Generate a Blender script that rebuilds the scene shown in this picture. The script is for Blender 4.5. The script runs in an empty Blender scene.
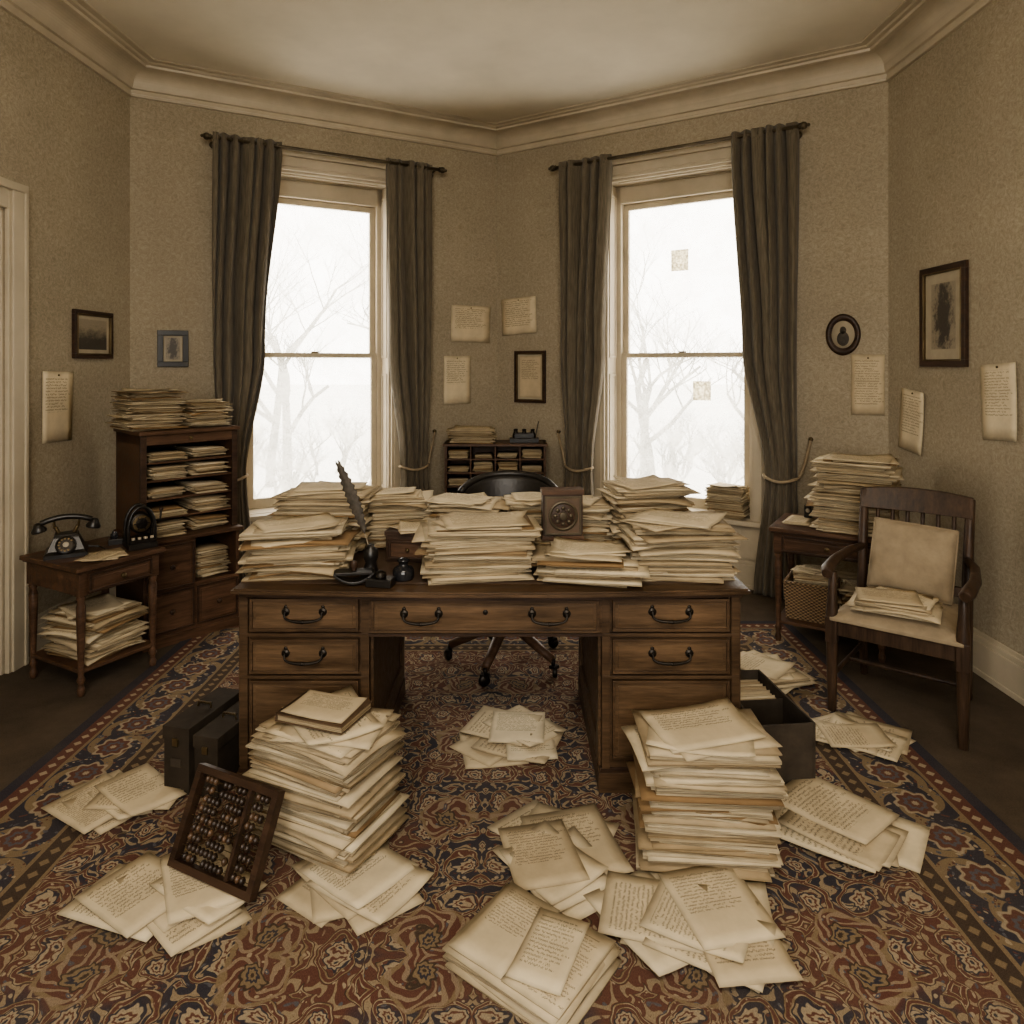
import bpy, bmesh, math, random
from mathutils import Matrix, Vector, Euler
from math import sin, cos, pi, radians, sqrt, atan2

scene = bpy.context.scene
# ------------------------------------------------------------------ node helper
class NT:
    def __init__(s, name):
        s.mat = bpy.data.materials.new(name); s.mat.use_nodes = True
        s.t = s.mat.node_tree; s.t.nodes.clear()
        s.out = s.t.nodes.new('ShaderNodeOutputMaterial')
        s.bsdf = s.t.nodes.new('ShaderNodeBsdfPrincipled')
        s.t.links.new(s.bsdf.outputs[0], s.out.inputs[0])
    def n(s, typ, **kw):
        nd = s.t.nodes.new(typ)
        for k, v in kw.items(): setattr(nd, k, v)
        return nd
    def put(s, inp, v):
        if isinstance(v, bpy.types.NodeSocket): s.t.links.new(v, inp)
        elif v is not None: inp.default_value = v
    def m(s, op, a, b=None, c=None):
        nd = s.n('ShaderNodeMath', operation=op)
        s.put(nd.inputs[0], a)
        if b is not None: s.put(nd.inputs[1], b)
        if c is not None: s.put(nd.inputs[2], c)
        return nd.outputs[0]
    def obj(s): return s.n('ShaderNodeTexCoord').outputs['Object']
    def uv(s): return s.n('ShaderNodeTexCoord').outputs['UV']
    def sep(s, v):
        nd = s.n('ShaderNodeSeparateXYZ'); s.put(nd.inputs[0], v); return nd.outputs[:3]
    def comb(s, x, y, z=0.0):
        nd = s.n('ShaderNodeCombineXYZ')
        s.put(nd.inputs[0], x); s.put(nd.inputs[1], y); s.put(nd.inputs[2], z); return nd.outputs[0]
    def scale(s, v, sc):
        nd = s.n('ShaderNodeMapping'); s.put(nd.inputs[0], v); nd.inputs['Scale'].default_value = sc; return nd.outputs[0]
    def noise(s, v, sc, det=2.0, rough=.5, col=False):
        nd = s.n('ShaderNodeTexNoise'); s.put(nd.inputs['Vector'], v)
        s.put(nd.inputs['Scale'], sc); nd.inputs['Detail'].default_value = det; nd.inputs['Roughness'].default_value = rough
        return nd.outputs[1] if col else nd.outputs[0]
    def vor(s, v, sc, feat='F1', out='Distance', rnd=1.0):
        nd = s.n('ShaderNodeTexVoronoi', feature=feat); s.put(nd.inputs['Vector'], v)
        nd.inputs['Scale'].default_value = sc; nd.inputs['Randomness'].default_value = rnd
        return nd.outputs[out]
    def mix(s, f, a, b, mode='MIX'):
        nd = s.n('ShaderNodeMix', data_type='RGBA', blend_type=mode)
        s.put(nd.inputs[0], f)
        for i, v in ((6, a), (7, b)):
            if isinstance(v, tuple): v = (v[0], v[1], v[2], 1)
            s.put(nd.inputs[i], v)
        return nd.outputs[2]
    def mr(s, v, a, b, c=0.0, d=1.0, smooth=False):
        nd = s.n('ShaderNodeMapRange'); 
        if smooth: nd.interpolation_type = 'SMOOTHSTEP'
        s.put(nd.inputs[0], v)
        for i, q in enumerate((a, b, c, d)): nd.inputs[i+1].default_value = q
        return nd.outputs[0]
    def bump(s, h, st=.3, dist=.01):
        nd = s.n('ShaderNodeBump'); s.put(nd.inputs['Height'], h); nd.inputs['Strength'].default_value = st
        nd.inputs['Distance'].default_value = dist
        s.t.links.new(nd.outputs[0], s.bsdf.inputs['Normal'])
    def fin(s, col, rough=.6, metal=0.0, spec=None):
        if isinstance(col, tuple): col = (col[0], col[1], col[2], 1)
        s.put(s.bsdf.inputs['Base Color'], col); s.put(s.bsdf.inputs['Roughness'], rough)
        s.put(s.bsdf.inputs['Metallic'], metal)
        if spec is not None: s.bsdf.inputs['Specular IOR Level'].default_value = spec
        return s.mat

def plain(name, col, rough=.6, metal=0.0, var=.25, sc=9, spec=None, bump=0):
    k = NT(name); o = k.obj(); nz = k.noise(o, sc, 4, .6)
    f = k.mr(nz, .3, .7)
    c = k.mix(f, tuple(q*(1-var) for q in col), tuple(min(1, q*(1+var)) for q in col))
    if bump: k.bump(k.noise(o, 60, 3), bump, .005)
    return k.fin(c, rough, metal, spec)

def wood(name, dark, light, rough=.42, ax=0):
    k = NT(name); o = k.obj()
    sc = [14, 14, 14]; sc[ax] = 1.3
    v = k.scale(o, tuple(sc)); w = k.noise(v, 2.2, 6, .65)
    v2 = k.scale(o, tuple(q*5 for q in sc)); g = k.noise(v2, 2.0, 3, .6)
    f = k.mr(k.m('ADD', k.m('MULTIPLY', w, .7), k.m('MULTIPLY', g, .3)), .34, .66)
    c = k.mix(f, dark, light)
    big = k.mr(k.noise(o, 2.5, 3), .3, .7, .7, 1.15)
    c = k.mix(1.0, c, k.comb(big, big, big), 'MULTIPLY')
    k.bump(g, .12, .004)
    return k.fin(c, k.mr(w, .3, .7, rough-.08, rough+.15), spec=.35)

W_DESK = wood('wood_desk', (.036, .021, .011), (.130, .079, .043))
W_DESKL = wood('wood_desk_drawer', (.053, .032, .017), (.170, .106, .058))
W_DARK = wood('wood_dark', (.022, .013, .009), (.080, .045, .027))
W_RED = wood('wood_mahogany', (.044, .024, .014), (.150, .082, .047))
W_VERT = wood('wood_chair', (.024, .015, .010), (.100, .060, .037), ax=2)
BLACK = plain('black_enamel', (.016, .014, .012), .34, 0, .3)
IRON = plain('dark_iron', (.035, .030, .025), .42, .8, .3)
RODM = plain('bronze_rod', (.10, .080, .052), .45, .5, .3)
BRASS = plain('aged_brass', (.15, .11, .060), .45, .85, .3)
LEATHER = plain('black_leather', (.022, .019, .016), .38, 0, .3, 12, bump=.3)
BOXM = plain('box_board', (.040, .031, .022), .8, 0, .3, bump=.15, spec=.2)
GREYCARD = plain('dark_box_card', (.060, .048, .036), .85, 0, .3, bump=.1, spec=.2)
FABRIC = plain('seat_fabric', (.32, .255, .170), .95, 0, .15, 14, bump=.4)
TRIM = plain('cream_trim_paint', (.47, .405, .300), .5, 0, .13, 3, bump=.05)
DOORP = plain('door_paint', (.40, .345, .255), .5, 0, .15, 3)
CEIL = plain('ceiling_plaster', (.66, .595, .475), .9, 0, .08, 1.6, bump=.05)
GLASSB = plain('dark_glass', (.02, .02, .022), .08, 0, .2)
SNOW = plain('snow', (.66, .65, .61), .9, 0, .12, .6)
BARK = plain('pale_bark', (.075, .075, .055), .9, 0, .2)
WHITEP = plain('clock_face_paper', (.38, .33, .25), .6, 0, .1)
SOOT = plain('feather_dark', (.060, .050, .038), .7, 0, .5, 40)
MATB = plain('mount_board', (.40, .345, .25), .9, 0, .1)
BEAD = plain('abacus_bead', (.030, .018, .011), .42, 0, .5, 30)
BEAD2 = plain('abacus_bead_brown', (.090, .052, .028), .42, 0, .3, 30)
FOLDER = plain('leather_book_cover', (.10, .064, .038), .6, 0, .3, 9, bump=.2)

# curtain
k = NT('curtain_cloth'); o = k.obj()
nz = k.noise(k.scale(o, (40, 40, 3)), 3, 3)
c = k.mix(k.mr(nz, .3, .7), (.110, .093, .068), (.180, .154, .114))
k.bump(k.noise(o, 220, 2), .25, .003)
CURT = k.fin(c, .95, spec=.1)
k.bsdf.inputs['Sheen Weight'].default_value = .15

# wallpaper
k = NT('wallpaper_damask'); o = k.obj(); x, y, z = k.sep(o)
wv = k.noise(o, 12, 3, .5, True); wx, wy, wz = k.sep(wv)
xx = k.m('ADD', x, k.m('MULTIPLY', k.m('SUBTRACT', wx, .5), .10)); zz = k.m('ADD', z, k.m('MULTIPLY', k.m('SUBTRACT', wy, .5), .10))
px_ = k.m('PINGPONG', xx, .16); pz_ = k.m('PINGPONG', zz, .22)
v2 = k.comb(px_, pz_, 0.0)
d2 = k.noise(v2, 40, 5, .72)
mot = k.mr(d2, .43, .58)
fine = k.noise(k.comb(xx, zz, 0.0), 75, 4, .8)
mot = k.m('ADD', k.m('MULTIPLY', mot, .42), k.m('MULTIPLY', k.mr(fine, .42, .60), .58))
c = k.mix(mot, (.300, .252, .185), (.445, .385, .295))
st = k.mr(k.noise(o, 1.1, 5, .65), .3, .75, .84, 1.08)
c = k.mix(1.0, c, k.comb(st, st, k.m('MULTIPLY', st, .97)), 'MULTIPLY')
k.bump(mot, .15, .002)
WALLP = k.fin(c, .85, spec=.2)

# floor
k = NT('floor_carpet_brown'); o = k.obj()
c = k.mix(k.mr(k.noise(o, 3, 6, .7), .3, .7), (.054, .042, .030), (.115, .089, .064))
c = k.mix(k.mr(k.noise(o, 160, 2), .3, .7, 0, .5), c, (.12, .095, .07))
k.bump(k.noise(o, 200, 2), .4, .004)
FLOORM = k.fin(c, .95, spec=.1)

# paper (written)
def paper(name, edge=False):
    k = NT(name)
    at = k.n('ShaderNodeAttribute', attribute_name='tint'); r, g, b = k.sep(at.outputs['Color'])
    base = k.mix(r, (.38, .300, .195), (.72, .640, .490))
    base = k.mix(k.mr(b, .90, .93), base, (.30, .205, .115))
    o = k.obj()
    blot = k.mr(k.noise(o, 7, 4, .6), .3, .75, .80, 1.06)
    base = k.mix(1.0, base, k.comb(blot, k.m('MULTIPLY', blot, .985), k.m('MULTIPLY', blot, .95)), 'MULTIPLY')
    if edge:
        x, y, z = k.sep(o)
        st = k.noise(k.comb(k.m('MULTIPLY', x, 4.5), k.m('MULTIPLY', y, 4.5), k.m('MULTIPLY', z, 560)), 1.0, 3, .8)
        s = k.mr(st, .36, .62, .20, .95)
        base = k.mix(1.0, base, k.comb(s, k.m('MULTIPLY', s, .96), k.m('MULTIPLY', s, .89)), 'MULTIPLY')
        k.bump(st, .5, .003)
        return k.fin(base, .9, spec=.15)
    u, v, _ = k.sep(k.uv())
    nl = k.m('ADD', 17.0, k.m('MULTIPLY', b, 12.0))
    vl = k.m('MULTIPLY', v, nl)
    lid = k.m('FLOOR', vl); f = k.m('FRACT', vl)
    seed = k.m('MULTIPLY', r, 57.0)
    lid2 = k.m('ADD', k.m('MULTIPLY', lid, 7.31), seed)
    sc1 = k.noise(k.comb(k.m('MULTIPLY', u, 90.0), lid2, 0.0), 1.0, 2, .6)
    off = k.m('MULTIPLY', k.m('SUBTRACT', sc1, .5), 1.9)
    dl = k.m('ABSOLUTE', k.m('SUBTRACT', k.m('SUBTRACT', f, .5), off))
    ink = k.mr(dl, .06, .19, 1.0, 0.0)
    word = k.mr(k.noise(k.comb(k.m('MULTIPLY', u, 22.0), lid2, 3.0), 1.0, 1), .40, .43)
    ink = k.m('MULTIPLY', ink, word)
    le = k.m('ADD', .82, k.m('MULTIPLY', k.m('SUBTRACT', k.noise(k.comb(0.0, lid2, 5.0), 1.0, 0), .5), .6))
    mk = k.m('MULTIPLY', k.m('GREATER_THAN', u, .10), k.m('LESS_THAN', u, le))
    lowv = k.m('ADD', .08, k.m('MULTIPLY', k.m('FRACT', k.m('MULTIPLY', b, 13.7)), .4))
    mk = k.m('MULTIPLY', mk, k.m('MULTIPLY', k.m('GREATER_THAN', v, lowv), k.m('LESS_THAN', v, .92)))
    mk = k.m('MULTIPLY', mk, k.m('GREATER_THAN', g, .28))
    ink = k.m('MULTIPLY', k.m('MULTIPLY', ink, mk), .72)
    eu = k.m('MINIMUM', k.m('MINIMUM', u, k.m('SUBTRACT', 1.0, u)), k.m('MINIMUM', v, k.m('SUBTRACT', 1.0, v)))
    ed = k.mr(k.m('ADD', eu, k.m('MULTIPLY', k.m('SUBTRACT', k.noise(o, 22, 3), .5), .06)), 0.0, .05, .74, 1.0)
    base = k.mix(1.0, base, k.comb(ed, k.m('MULTIPLY', ed, .97), k.m('MULTIPLY', ed, .92)), 'MULTIPLY')
    c = k.mix(ink, base, (.06, .05, .042))
    k.bump(k.noise(o, 16, 3, .6), .22, .01)
    return k.fin(c, .85, spec=.15)
PAPER = paper('old_paper_written'); PEDGE = paper('paper_edges', True)

def engraving(name, port):
    k = NT(name); u, v, _ = k.sep(k.uv())
    n1 = k.noise(k.comb(u, v, 1.7), 6, 6, .75)
    if port:
        du = k.m('MULTIPLY', k.m('SUBTRACT', u, .5), 1.0); dv = k.m('MULTIPLY', k.m('SUBTRACT', v, .50), .7)
        r = k.m('SQRT', k.m('ADD', k.m('MULTIPLY', du, du), k.m('MULTIPLY', dv, dv)))
        f = k.mr(k.m('ADD', r, k.m('MULTIPLY', k.m('SUBTRACT', n1, .5), 1.1)), .24, .44)
    else:
        f = k.mr(k.m('ADD', v, k.m('MULTIPLY', k.m('SUBTRACT', n1, .5), .9)), .35, .75)
    hat = k.mr(k.noise(k.comb(k.m('MULTIPLY', u, 40.0), k.m('MULTIPLY', v, 12.0), 0.0), 2, 2), .35, .65)
    c = k.mix(f, (.055, .046, .036), (.33, .28, .20))
    c = k.mix(k.m('MULTIPLY', hat, .35), c, (.12, .10, .075))
    return k.fin(c, .5)
ENG_L = engraving('engraving_landscape', False); ENG_P = engraving('engraving_portrait', True)

# window glass, grimy
k = NT('grimy_window_glass'); o = k.obj()
tr = k.n('ShaderNodeBsdfTransparent'); tr.inputs[0].default_value = (1, 1, 1, 1)
tl = k.n('ShaderNodeBsdfTranslucent'); tl.inputs[0].default_value = (.80, .77, .70, 1)
gl = k.n('ShaderNodeBsdfGlossy'); gl.inputs['Roughness'].default_value = .05
g1 = k.mr(k.noise(o, 4, 6, .7), .35, .75, .18, .48)
g1 = k.m('ADD', g1, k.mr(k.noise(o, 45, 4, .75), .50, .68, 0, .16))
m1 = k.n('ShaderNodeMixShader'); k.put(m1.inputs[0], g1); k.t.links.new(tr.outputs[0], m1.inputs[1]); k.t.links.new(tl.outputs[0], m1.inputs[2])
m2 = k.n('ShaderNodeMixShader'); m2.inputs[0].default_value = .03
k.t.links.new(m1.outputs[0], m2.inputs[1]); k.t.links.new(gl.outputs[0], m2.inputs[2]); k.t.links.new(m2.outputs[0], k.out.inputs[0])
GLASS = k.mat
k = NT('thin_backlit_paper'); tl = k.n('ShaderNodeBsdfTranslucent'); o = k.obj()
k.put(tl.inputs[0], k.mix(k.mr(k.noise(o, 60, 3), .40, .60), (.50, .46, .37), (.84, .80, .68))); k.t.links.new(tl.outputs[0], k.out.inputs[0])
THINP = k.mat

# wicker
k = NT('wicker'); o = k.obj(); x, y, z = k.sep(o)
a = k.m('SINE', k.m('MULTIPLY', z, 330.0)); bb = k.m('SINE', k.m('MULTIPLY', k.m('ADD', x, y), 230.0))
w = k.m('MULTIPLY', a, bb)
c = k.mix(k.mr(w, -.5, .5), (.09, .054, .029), (.36, .245, .135)); k.bump(w, .8, .006)
WICK = k.fin(c, .7)

# persian rug
RHW, RHH = 1.84, 2.50
k = NT('persian_rug'); o = k.obj(); x, y, z = k.sep(o)
ax = k.m('ABSOLUTE', x); ay = k.m('ABSOLUTE', y)
d = k.m('MINIMUM', k.m('SUBTRACT', RHW, ax), k.m('SUBTRACT', RHH, ay))
nv = k.noise(k.comb(ax, ay, 0.0), 8, 2, .5, True); nx, ny, _ = k.sep(nv)
wxx = k.m('ADD', ax, k.m('MULTIPLY', k.m('SUBTRACT', nx, .5), .13))
wyy = k.m('ADD', ay, k.m('MULTIPLY', k.m('SUBTRACT', ny, .5), .13))
def scroll(cell, ox, oy, tw, lo, hi, arms=1):
    qx = k.m('SUBTRACT', k.m('PINGPONG', k.m('ADD', wxx, ox), cell), cell*.5)
    qy = k.m('SUBTRACT', k.m('PINGPONG', k.m('ADD', wyy, oy), cell), cell*.5)
    r = k.m('SQRT', k.m('ADD', k.m('MULTIPLY', qx, qx), k.m('MULTIPLY', qy, qy)))
    an = k.m('ARCTAN2', qy, qx)
    ph = k.m('ADD', k.m('MULTIPLY', an, float(arms)), k.m('MULTIPLY', r, tw/cell))
    sn = k.m('SINE', ph)
    return r, an, k.mr(sn, lo, hi), sn
NAVY = (.038, .039, .054); RED = (.130, .056, .042); TAN = (.375, .305, .210); GOLD = (.235, .172, .104); BLU = (.098, .102, .120); BRN = (.060, .042, .031)
r1, a1, s1, sn1 = scroll(.16, .03, .05, 20, .42, .54)
r2, a2, s2, sn2 = scroll(.09, .0, .02, 15, .50, .62, 2)
small = k.vor(k.comb(wxx, wyy, 0.0), 50, 'F1'); scol = k.vor(k.comb(wxx, wyy, 0.0), 50, 'F1', 'Color')
sr, sg, sb = k.sep(scol)
fieldsel = k.mr(k.noise(k.comb(ax, ay, 4.0), 2.6, 2), .44, .50)
field = k.mix(fieldsel, NAVY, RED)
fl = k.mr(small, .30, .38, 1.0, 0.0); core = k.mr(small, .10, .14, 1.0, 0.0)
fcol = k.mix(k.m('GREATER_THAN', sr, .45), TAN, RED)
fcol = k.mix(k.m('GREATER_THAN', sg, .72), fcol, BLU)
fcol = k.mix(core, fcol, k.mix(k.m('GREATER_THAN', sb, .5), NAVY, TAN))
field = k.mix(k.m('MULTIPLY', fl, k.m('GREATER_THAN', sb, .12)), field, fcol)
out1 = k.mr(sn1, .24, .32); field = k.mix(out1, field, BRN)
vine = k.mix(k.mr(k.noise(k.comb(ax, ay, 0.0), 26, 2), .42, .58), TAN, GOLD)
field = k.mix(s1, field, vine)
hol = k.mr(sn1, .78, .85); field = k.mix(hol, field, RED)
dots = k.mr(k.vor(k.comb(wxx, wyy, 2.0), 70, 'F1'), .2, .28, 1.0, 0.0); field = k.mix(k.m('MULTIPLY', dots, k.mr(sn1, .84, .90)), field, TAN)
field = k.mix(k.m('MULTIPLY', s2, k.mr(sn1, .0, .1, 1.0, 0.0)), field, k.mix(.5, TAN, GOLD))
def rosette(base, r, an, rad, n, c1, c2, c3):
    pet = k.m('ADD', rad, k.m('MULTIPLY', k.m('COSINE', k.m('MULTIPLY', an, float(n))), rad*.12))
    q = k.m('DIVIDE', r, pet)
    base = k.mix(k.mr(q, .98, 1.05, 1.0, 0.0), base, c1)
    base = k.mix(k.mr(q, .80, .86, 1.0, 0.0), base, c2)
    base = k.mix(k.mr(q, .52, .58, 1.0, 0.0), base, c3)
    base = k.mix(k.mr(q, .34, .40, 1.0, 0.0), base, c2)
    return k.mix(k.mr(q, .14, .20, 1.0, 0.0), base, c1)
field = rosette(field, r1, a1, .034, 8, NAVY, TAN, RED)
# sparse round medallions with scrollwork rings
qx = k.m('SUBTRACT', k.m('PINGPONG', k.m('ADD', wxx, .1), .46), .23); qy = k.m('SUBTRACT', k.m('PINGPONG', k.m('ADD', wyy, .2), .52), .26)
rM = k.m('SQRT', k.m('ADD', k.m('MULTIPLY', qx, qx), k.m('MULTIPLY', qy, qy))); aM = k.m('ARCTAN2', qy, qx)
inM = k.mr(rM, .100, .104, 1.0, 0.0)
med = k.mix(fl, RED, fcol)
med = k.mix(k.m('MULTIPLY', k.mr(rM, .086, .089), 1.0), med, GOLD)
med = k.mix(k.mr(k.m('SINE', k.m('ADD', k.m('MULTIPLY', aM, 9.0), k.m('MULTIPLY', rM, 160.0))), .3, .5), med, k.mix(.35, TAN, RED))
field = k.mix(inM, field, med)
field = rosette(field, rM, aM, .040, 8, BRN, GOLD, NAVY)
def bandmask(lo, hi): return k.m('MULTIPLY', k.m('GREATER_THAN', d, lo), k.m('LESS_THAN', d, hi))
side = k.m('LESS_THAN', k.m('SUBTRACT', RHW, ax), k.m('SUBTRACT', RHH, ay))
along = k.m('ADD', k.m('MULTIPLY', side, ay), k.m('MULTIPLY', k.m('SUBTRACT', 1.0, side), ax))
bq = k.m('SUBTRACT', k.m('PINGPONG', along, .19), .095); dq = k.m('SUBTRACT', d, .25)
br = k.m('SQRT', k.m('ADD', k.m('MULTIPLY', bq, bq), k.m('MULTIPLY', dq, dq))); ba = k.m('ARCTAN2', dq, bq)
border = k.mix(k.mr(k.m('SINE', k.m('ADD', k.m('MULTIPLY', ba, 3.0), k.m('MULTIPLY', br, 70.0))), .2, .4), NAVY, GOLD)
border = k.mix(k.m('MULTIPLY', fl, k.m('GREATER_THAN', sg, .25)), border, fcol)
border = rosette(border, br, ba, .070, 8, TAN, RED, BLU)
col = k.mix(bandmask(.13, .37), field, border)
def guard(lo, hi, ca, cb, per):
    q = k.m('SUBTRACT', k.m('PINGPONG', along, per), per*.5); e = k.m('SUBTRACT', d, (lo+hi)/2)
    rr = k.m('ADD', k.m('ABSOLUTE', q), k.m('ABSOLUTE', e))
    return k.mix(k.mr(rr, per*.28, per*.36, 1.0, 0.0), ca, cb)
col = k.mix(bandmask(.05, .115), col, guard(.05, .115, RED, TAN, .055))
col = k.mix(bandmask(.385, .45), col, guard(.385, .45, BRN, GOLD, .055))
col = k.mix(bandmask(.115, .13), col, GOLD); col = k.mix(bandmask(.37, .385), col, GOLD); col = k.mix(bandmask(.45, .462), col, GOLD)
col = k.mix(bandmask(-1, .05), col, NAVY)
wear = k.mr(k.noise(o, 2.2, 5, .7), .3, .75, .05, .35)
col = k.mix(wear, col, (.155, .122, .090))
th = k.noise(k.scale(o, (500, 160, 1)), 1, 2); tv = k.mr(th, .3, .7, .72, 1.2)
col = k.mix(1.0, col, k.comb(tv, tv, tv), 'MULTIPLY')
k.bump(k.m('ADD', th, k.m('MULTIPLY', small, .5)), .35, .004)
RUG = k.fin(col, .95, spec=.1)

# ------------------------------------------------------------------ mesh builder
T = Matrix.Translation
def Rz(a): return Matrix.Rotation(a, 4, 'Z')
def Rx(a): return Matrix.Rotation(a, 4, 'X')
def Ry(a): return Matrix.Rotation(a, 4, 'Y')
class MB:
    def __init__(s):
        s.v=[]; s.f=[]; s.mi=[]; s.sm=[]; s.uv=[]; s.t=[]; s.mats=[]; s.M=Matrix.Identity(4)
    def mt(s, m):
        if m not in s.mats: s.mats.append(m)
        return s.mats.index(m)
    def pv(s, p):
        s.v.append(s.M @ Vector(p)); return len(s.v)-1
    def face(s, ids, m, sm=False, uv=None, t=None):
        s.f.append(ids); s.mi.append(s.mt(m)); s.sm.append(sm); s.uv.append(uv); s.t.append(t)
    def box(s, x0, x1, y0, y1, z0, z1, m, M=None):
        M = M or Matrix.Identity(4)
        c = [s.pv(M @ Vector(p)) for p in ((x0,y0,z0),(x1,y0,z0),(x1,y1,z0),(x0,y1,z0),(x0,y0,z1),(x1,y0,z1),(x1,y1,z1),(x0,y1,z1))]
        for q in ((0,3,2,1),(4,5,6,7),(0,1,5,4),(1,2,6,5),(2,3,7,6),(3,0,4,7)): s.face([c[i] for i in q], m)
    def quad(s, pts, m, uv=((0,0),(1,0),(1,1),(0,1)), t=None):
        s.face([s.pv(p) for p in pts], m, False, uv, t)
    def prism(s, poly, z0, z1, m):
        a = [s.pv((p[0],p[1],z0)) for p in poly]; b = [s.pv((p[0],p[1],z1)) for p in poly]; n=len(poly)
        s.face(a[::-1], m); s.face(b, m)
        for i in range(n): s.face([a[i],a[(i+1)%n],b[(i+1)%n],b[i]], m)
    def lathe(s, prof, m, M=None, n=20):
        M = M or Matrix.Identity(4); rings=[]
        for r, z in prof:
            if r < 1e-5: rings.append([s.pv(M @ Vector((0,0,z)))])
            else: rings.append([s.pv(M @ Vector((r*cos(2*pi*i/n), r*sin(2*pi*i/n), z))) for i in range(n)])
        for a, b in zip(rings, rings[1:]):
            for i in range(n):
                j=(i+1)%n
                if len(a)==1 and len(b)==1: continue
                if len(a)==1: s.face([a[0], b[j], b[i]], m, True)
                elif len(b)==1: s.face([a[i], a[j], b[0]], m, True)
                else: s.face([a[i],a[j],b[j],b[i]], m, True)
        if len(rings[0])>1: s.face(rings[0][::-1], m)
        if len(rings[-1])>1: s.face(rings[-1], m)
    def cyl(s, p0, p1, r, m, r2=None, n=14): s.tube([p0,p1], [r, r if r2 is None else r2], m, n)
    def ball(s, c, r, m, n=14, sz=1.0):
        s.lathe([(r*sin(pi*i/8), -r*sz*cos(pi*i/8)) for i in range(9)], m, T(Vector(c)), n)
    def tube(s, pts, r, m, n=10):
        pts=[Vector(p) for p in pts]; 
        if not isinstance(r,(list,tuple)): r=[r]*len(pts)
        rings=[]; up=None
        for i,p in enumerate(pts):
            tg=(pts[min(i+1,len(pts)-1)]-pts[max(i-1,0)]).normalized()
            if up is None:
                up=Vector((0,0,1)) if abs(tg.z)<.9 else Vector((1,0,0))
            a=tg.cross(up).normalized(); up=a.cross(tg).normalized(); 
            rings.append([s.pv(p+(a*cos(2*pi*k/n)+up*sin(2*pi*k/n))*r[i]) for k in range(n)])
        for a,b in zip(rings,rings[1:]):
            for i in range(n):
                j=(i+1)%n; s.face([a[i],a[j],b[j],b[i]], m, True)
        s.face(rings[0][::-1], m); s.face(rings[-1], m)
    def grid(s, fn, nu, nv, m, thick=None, sm=True):
        A=[[None]*(nv+1) for _ in range(nu+1)]; B=[[None]*(nv+1) for _ in range(nu+1)]
        for i in range(nu+1):
            for j in range(nv+1):
                a,b=fn(i/nu,j/nv); A[i][j]=s.pv(a); B[i][j]=s.pv(b)
        for i in range(nu):
            for j in range(nv):
                s.face([A[i][j],A[i+1][j],A[i+1][j+1],A[i][j+1]], m, sm, ((i/nu,j/nv),((i+1)/nu,j/nv),((i+1)/nu,(j+1)/nv),(i/nu,(j+1)/nv)))
                s.face([B[i][j],B[i][j+1],B[i+1][j+1],B[i+1][j]], m, sm)
        for i in range(nu):
            s.face([A[i][0],B[i][0],B[i+1][0],A[i+1][0]], m, sm); s.face([A[i][nv],A[i+1][nv],B[i+1][nv],B[i][nv]], m, sm)
        for j in range(nv):
            s.face([A[0][j],A[0][j+1],B[0][j+1],B[0][j]], m, sm); s.face([A[nu][j],B[nu][j],B[nu][j+1],A[nu][j+1]], m, sm)
    def slab(s, M, w, d, t, rnd, curl=.004, n=3, tint=None, top=None, side=None, droop=0.0):
        top = top or PAPER; side = side or PEDGE
        tint = tint or (rnd.random(), rnd.random(), rnd.random())
        cs=[rnd.uniform(-.2,1)**3*curl-rnd.random()*droop for _ in range(4)]; bx=rnd.uniform(-1,1)*curl*.4
        rag=[(rnd.uniform(-1,1)*.012*w, rnd.uniform(-1,1)*.012*d) for _ in range(4)]
        def zz(u,v):
            e=lambda a:max(0,(a-.35)/.65)**2
            return (cs[0]*e(1-u)*e(1-v)+cs[1]*e(u)*e(1-v)+cs[2]*e(u)*e(v)+cs[3]*e(1-u)*e(v))*3+bx*(2*u-1)**2
        A=[[0]*(n+1) for _ in range(n+1)]; B=[[0]*(n+1) for _ in range(n+1)]
        for i in range(n+1):
            for j in range(n+1):
                u,v=i/n,j/n; z=zz(u,v)
                wts=((1-u)*(1-v),u*(1-v),u*v,(1-u)*v); ox=sum(a*q[0] for a,q in zip(wts,rag)); oy=sum(a*q[1] for a,q in zip(wts,rag))
                A[i][j]=s.pv(M@Vector(((u-.5)*w+ox,(v-.5)*d+oy,z+t))); B[i][j]=s.pv(M@Vector(((u-.5)*w+ox,(v-.5)*d+oy,z)))
        for i in range(n):
            for j in range(n):
                s.face([A[i][j],A[i+1][j],A[i+1][j+1],A[i][j+1]], top, True, ((i/n,j/n),((i+1)/n,j/n),((i+1)/n,(j+1)/n),(i/n,(j+1)/n)), tint)
                s.face([B[i][j],B[i][j+1],B[i+1][j+1],B[i+1][j]], side, True, None, tint)
        for i in range(n):
            s.face([A[i][0],B[i][0],B[i+1][0],A[i+1][0]], side, False, None, tint); s.face([A[i][n],A[i+1][n],B[i+1][n],B[i][n]], side, False, None, tint)
            s.face([A[0][i],A[0][i+1],B[0][i+1],B[0][i]], side, False, None, tint); s.face([A[n][i],B[n][i],B[n][i+1],A[n][i+1]], side, False, None, tint)
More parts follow.
